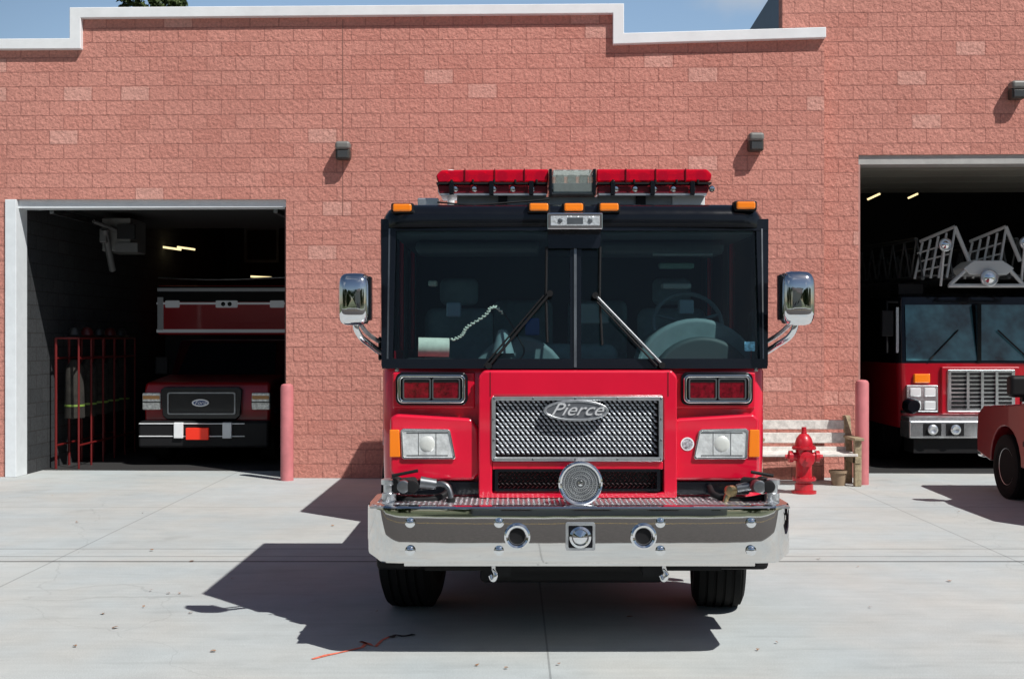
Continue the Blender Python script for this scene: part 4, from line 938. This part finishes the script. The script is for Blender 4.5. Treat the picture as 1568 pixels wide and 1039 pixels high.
for s in (0,1):
    xx=xs+.12 if s==0 else xw-.12; sd=-1 if s==0 else 1
    for yy in (15.05,11.2): wheel('wheel',(xx,yy,.39),.39,.26,pk,side=sd)
    xm=xs-.16 if s==0 else xw+.16
    box('door_mirror',xm-.15,xm+.14,14.10,14.26,1.27,1.52,BLKM,pk,bevel=.05,seg=3)
    box('mirror_stalk',min(xm,xs+.15 if s==0 else xw-.15),max(xm,xs+.15 if s==0 else xw-.15),14.15,14.22,1.22,1.30,BLKM,pk)
    box('headlight',(xs+.02 if s==0 else xw-.36),(xs+.36 if s==0 else xw-.02),15.90,15.985,.80,.98,GLSC,pk,bevel=.01)
    box('door_handle',xs-.02 if s==0 else xw,xs if s==0 else xw+.02,13.2,13.38,1.0,1.03,BLKM,pk)
    box('trim_moulding',xs-.012 if s==0 else xw-.002,xs+.002 if s==0 else xw+.012,11.8,14.5,.68,.74,BLKM,pk)
box('front_bumper',xs+.04,xw-.04,15.9,16.08,.42,.62,CHR,pk,bevel=.04)
box('rear_bumper',xs+.04,xw-.04,9.95,10.15,.42,.62,CHR,pk,bevel=.04)
box('chassis',xs+.3,xw-.3,10.3,15.7,.30,.5,BLKM,pk)

# ---------------------------------------------------------------- vegetation
def leafmat(name,a,b):
    m=M(name,a,.7); nt=m.node_tree; L=nt.links.new; bb=nt.nodes['Principled BSDF']
    g=N(nt,'ShaderNodeNewGeometry'); cr=N(nt,'ShaderNodeValToRGB'); cr.color_ramp.elements[0].color=(*a,1); cr.color_ramp.elements[1].color=(*b,1)
    L(g.outputs['Random Per Island'],cr.inputs[0]); L(cr.outputs[0],bb.inputs['Base Color']); return m
LEAF=leafmat('leaves',(.025,.05,.012),(.09,.13,.03)); BARK=M('bark',(.09,.07,.05),.9,var=.3)
def leaves(name,clumps,per,size,parent):
    vs=[];fs=[]
    for c,r in clumps:
        for _ in range(per):
            v=Vector((random.gauss(0,1),random.gauss(0,1),random.gauss(0,1))).normalized()*(random.random()**.4)
            p=Vector(c)+Vector((v.x*r[0],v.y*r[1],v.z*r[2]))
            a=Vector((random.gauss(0,1),random.gauss(0,1),random.gauss(0,1))).normalized()
            b=a.orthogonal().normalized(); s=size*random.uniform(.6,1.3); n=len(vs)
            vs+=[p+a*s,p+b*s*.6,p-a*s,p-b*s*.6]; fs.append((n,n+1,n+2,n+3))
    me=bpy.data.meshes.new(name); me.from_pydata([tuple(v) for v in vs],[],fs); me.materials.append(LEAF)
    return fin(bpy.data.objects.new(name,me),parent)
d=32; tx=X(232,d); te=root('tree',(tx,d,0))
lathe('trunk',[(.3,0),(.22,3),(.14,7),(.05,9.8)],(tx,d,0),BARK,te,seg=12)
cl=[]
top=Z(0,d)
for _ in range(30):
    z=random.uniform(5.5,top-.2); rad=max(.25,(top+.6-z)*.55); a=random.uniform(0,6.28); q=random.random()**.5
    p=(tx+rad*q*math.cos(a),d+rad*q*math.sin(a),z); cl.append((p,(.5,.5,.4)))
    cyl('limb',(tx,d,z-.8),p,.05,BARK,te,r2=.015,seg=6)
for _ in range(34):
    a=random.uniform(186,280); b=random.uniform(-22,10)+abs(a-234)*.12
    cl.append(((X(a,d),d+random.uniform(-.4,.4),Z(b,d)),(random.uniform(.10,.24),.2,.11)))
leaves('crown',cl,110,.055,te)
tl=root('reflection_tree_row',(0,-40,0)); cl=[]  # unseen trees behind the camera, added and sized for dark reflections
for k in range(26):
    x=-90+k*7.2+random.uniform(-2,2); h=random.uniform(8,14)
    lathe('trunk',[(.3,0),(.2,h*.6)],(x,-42,0),BARK,tl,seg=8)
    for _ in range(9): cl.append(((x+random.uniform(-3.5,3.5),-42+random.uniform(-2,2),h*.5+random.uniform(-3.5,4)),(2.5,2,2)))
leaves('crown',cl,80,.7,tl)
hs=root('reflection_house',(8,-24,0));  # unseen building behind the camera, added only to be reflected
HB=M('house_siding',(.45,.43,.38),.8)
box('walls',-2,9,-30,-22,0,5,HB,hs); prismx('roof',[(-21.5,5),(-26,8),(-30.5,5)],-2.5,9.5,M('shingles',(.07,.06,.06),.9),hs)
for k in range(4): box('window_%d'%k,-.8+k*2.6,.4+k*2.6,-22.02,-21.97,1.2,2.7,BLK,hs)

# ---------------------------------------------------------------- ground marks
lv=[];lf=[]
LVM=leafmat('dry_leaf',(.18,.09,.05),(.34,.19,.10))
spots=[(357,886),(292,939),(231,905),(158,940),(176,962),(115,990),(232,843),(80,759),(118,800),(510,805),(1253,856),(1314,868),(1454,890),(775,1024),(220,930)]
for _ in range(14): spots.append((random.uniform(0,1568),random.uniform(745,1035)))
for a,b in spots:
    dd=F*H/(b-CY); c=Vector((X(a,dd),dd,.006)); s=random.uniform(.012,.028); an=random.random()*6.28; n=len(lv)
    for k in range(5):
        rr_=s*random.uniform(.5,1.1); lv.append(c+Vector((rr_*math.cos(an+k*1.257),rr_*math.sin(an+k*1.257),random.uniform(0,.012))))
    lf.append(tuple(range(n,n+5)))
me=bpy.data.meshes.new('fallen_leaves'); me.from_pydata([tuple(v) for v in lv],[],lf); me.materials.append(LVM); col.objects.link(bpy.data.objects.new('fallen_leaves',me))
def gp(a,b,z=.004): dd=F*H/(b-CY); return (X(a,dd),dd,z)
def strip(name,pts,w,mat,z=.004):
    vs=[];fs=[]
    for i,p in enumerate(pts):
        a=Vector(gp(*pts[max(0,i-1)])); b=Vector(gp(*pts[min(len(pts)-1,i+1)])); t=(b-a).normalized(); n_=Vector((-t.y,t.x,0)); c=Vector(gp(*p,z)); ww=w*random.uniform(.6,1.2)
        vs+=[c+n_*ww/2,c-n_*ww/2]
    for i in range(len(pts)-1): fs.append((2*i,2*i+1,2*i+3,2*i+2))
    return mesh(name,vs,fs,mat)
ORG=M('orange_marking_paint',(.75,.17,.10),.8,var=.4,vs=30)
strip('orange_paint_mark',[(478,1009),(500,1003),(525,998),(555,991),(560,985),(552,982),(565,986),(575,990),(585,980),(598,974)],.032,ORG)
strip('oil_stain',[(598,976),(606,972),(616,974),(626,973),(634,971)],.045,M('oil',(.02,.02,.02),.5),z=.005)
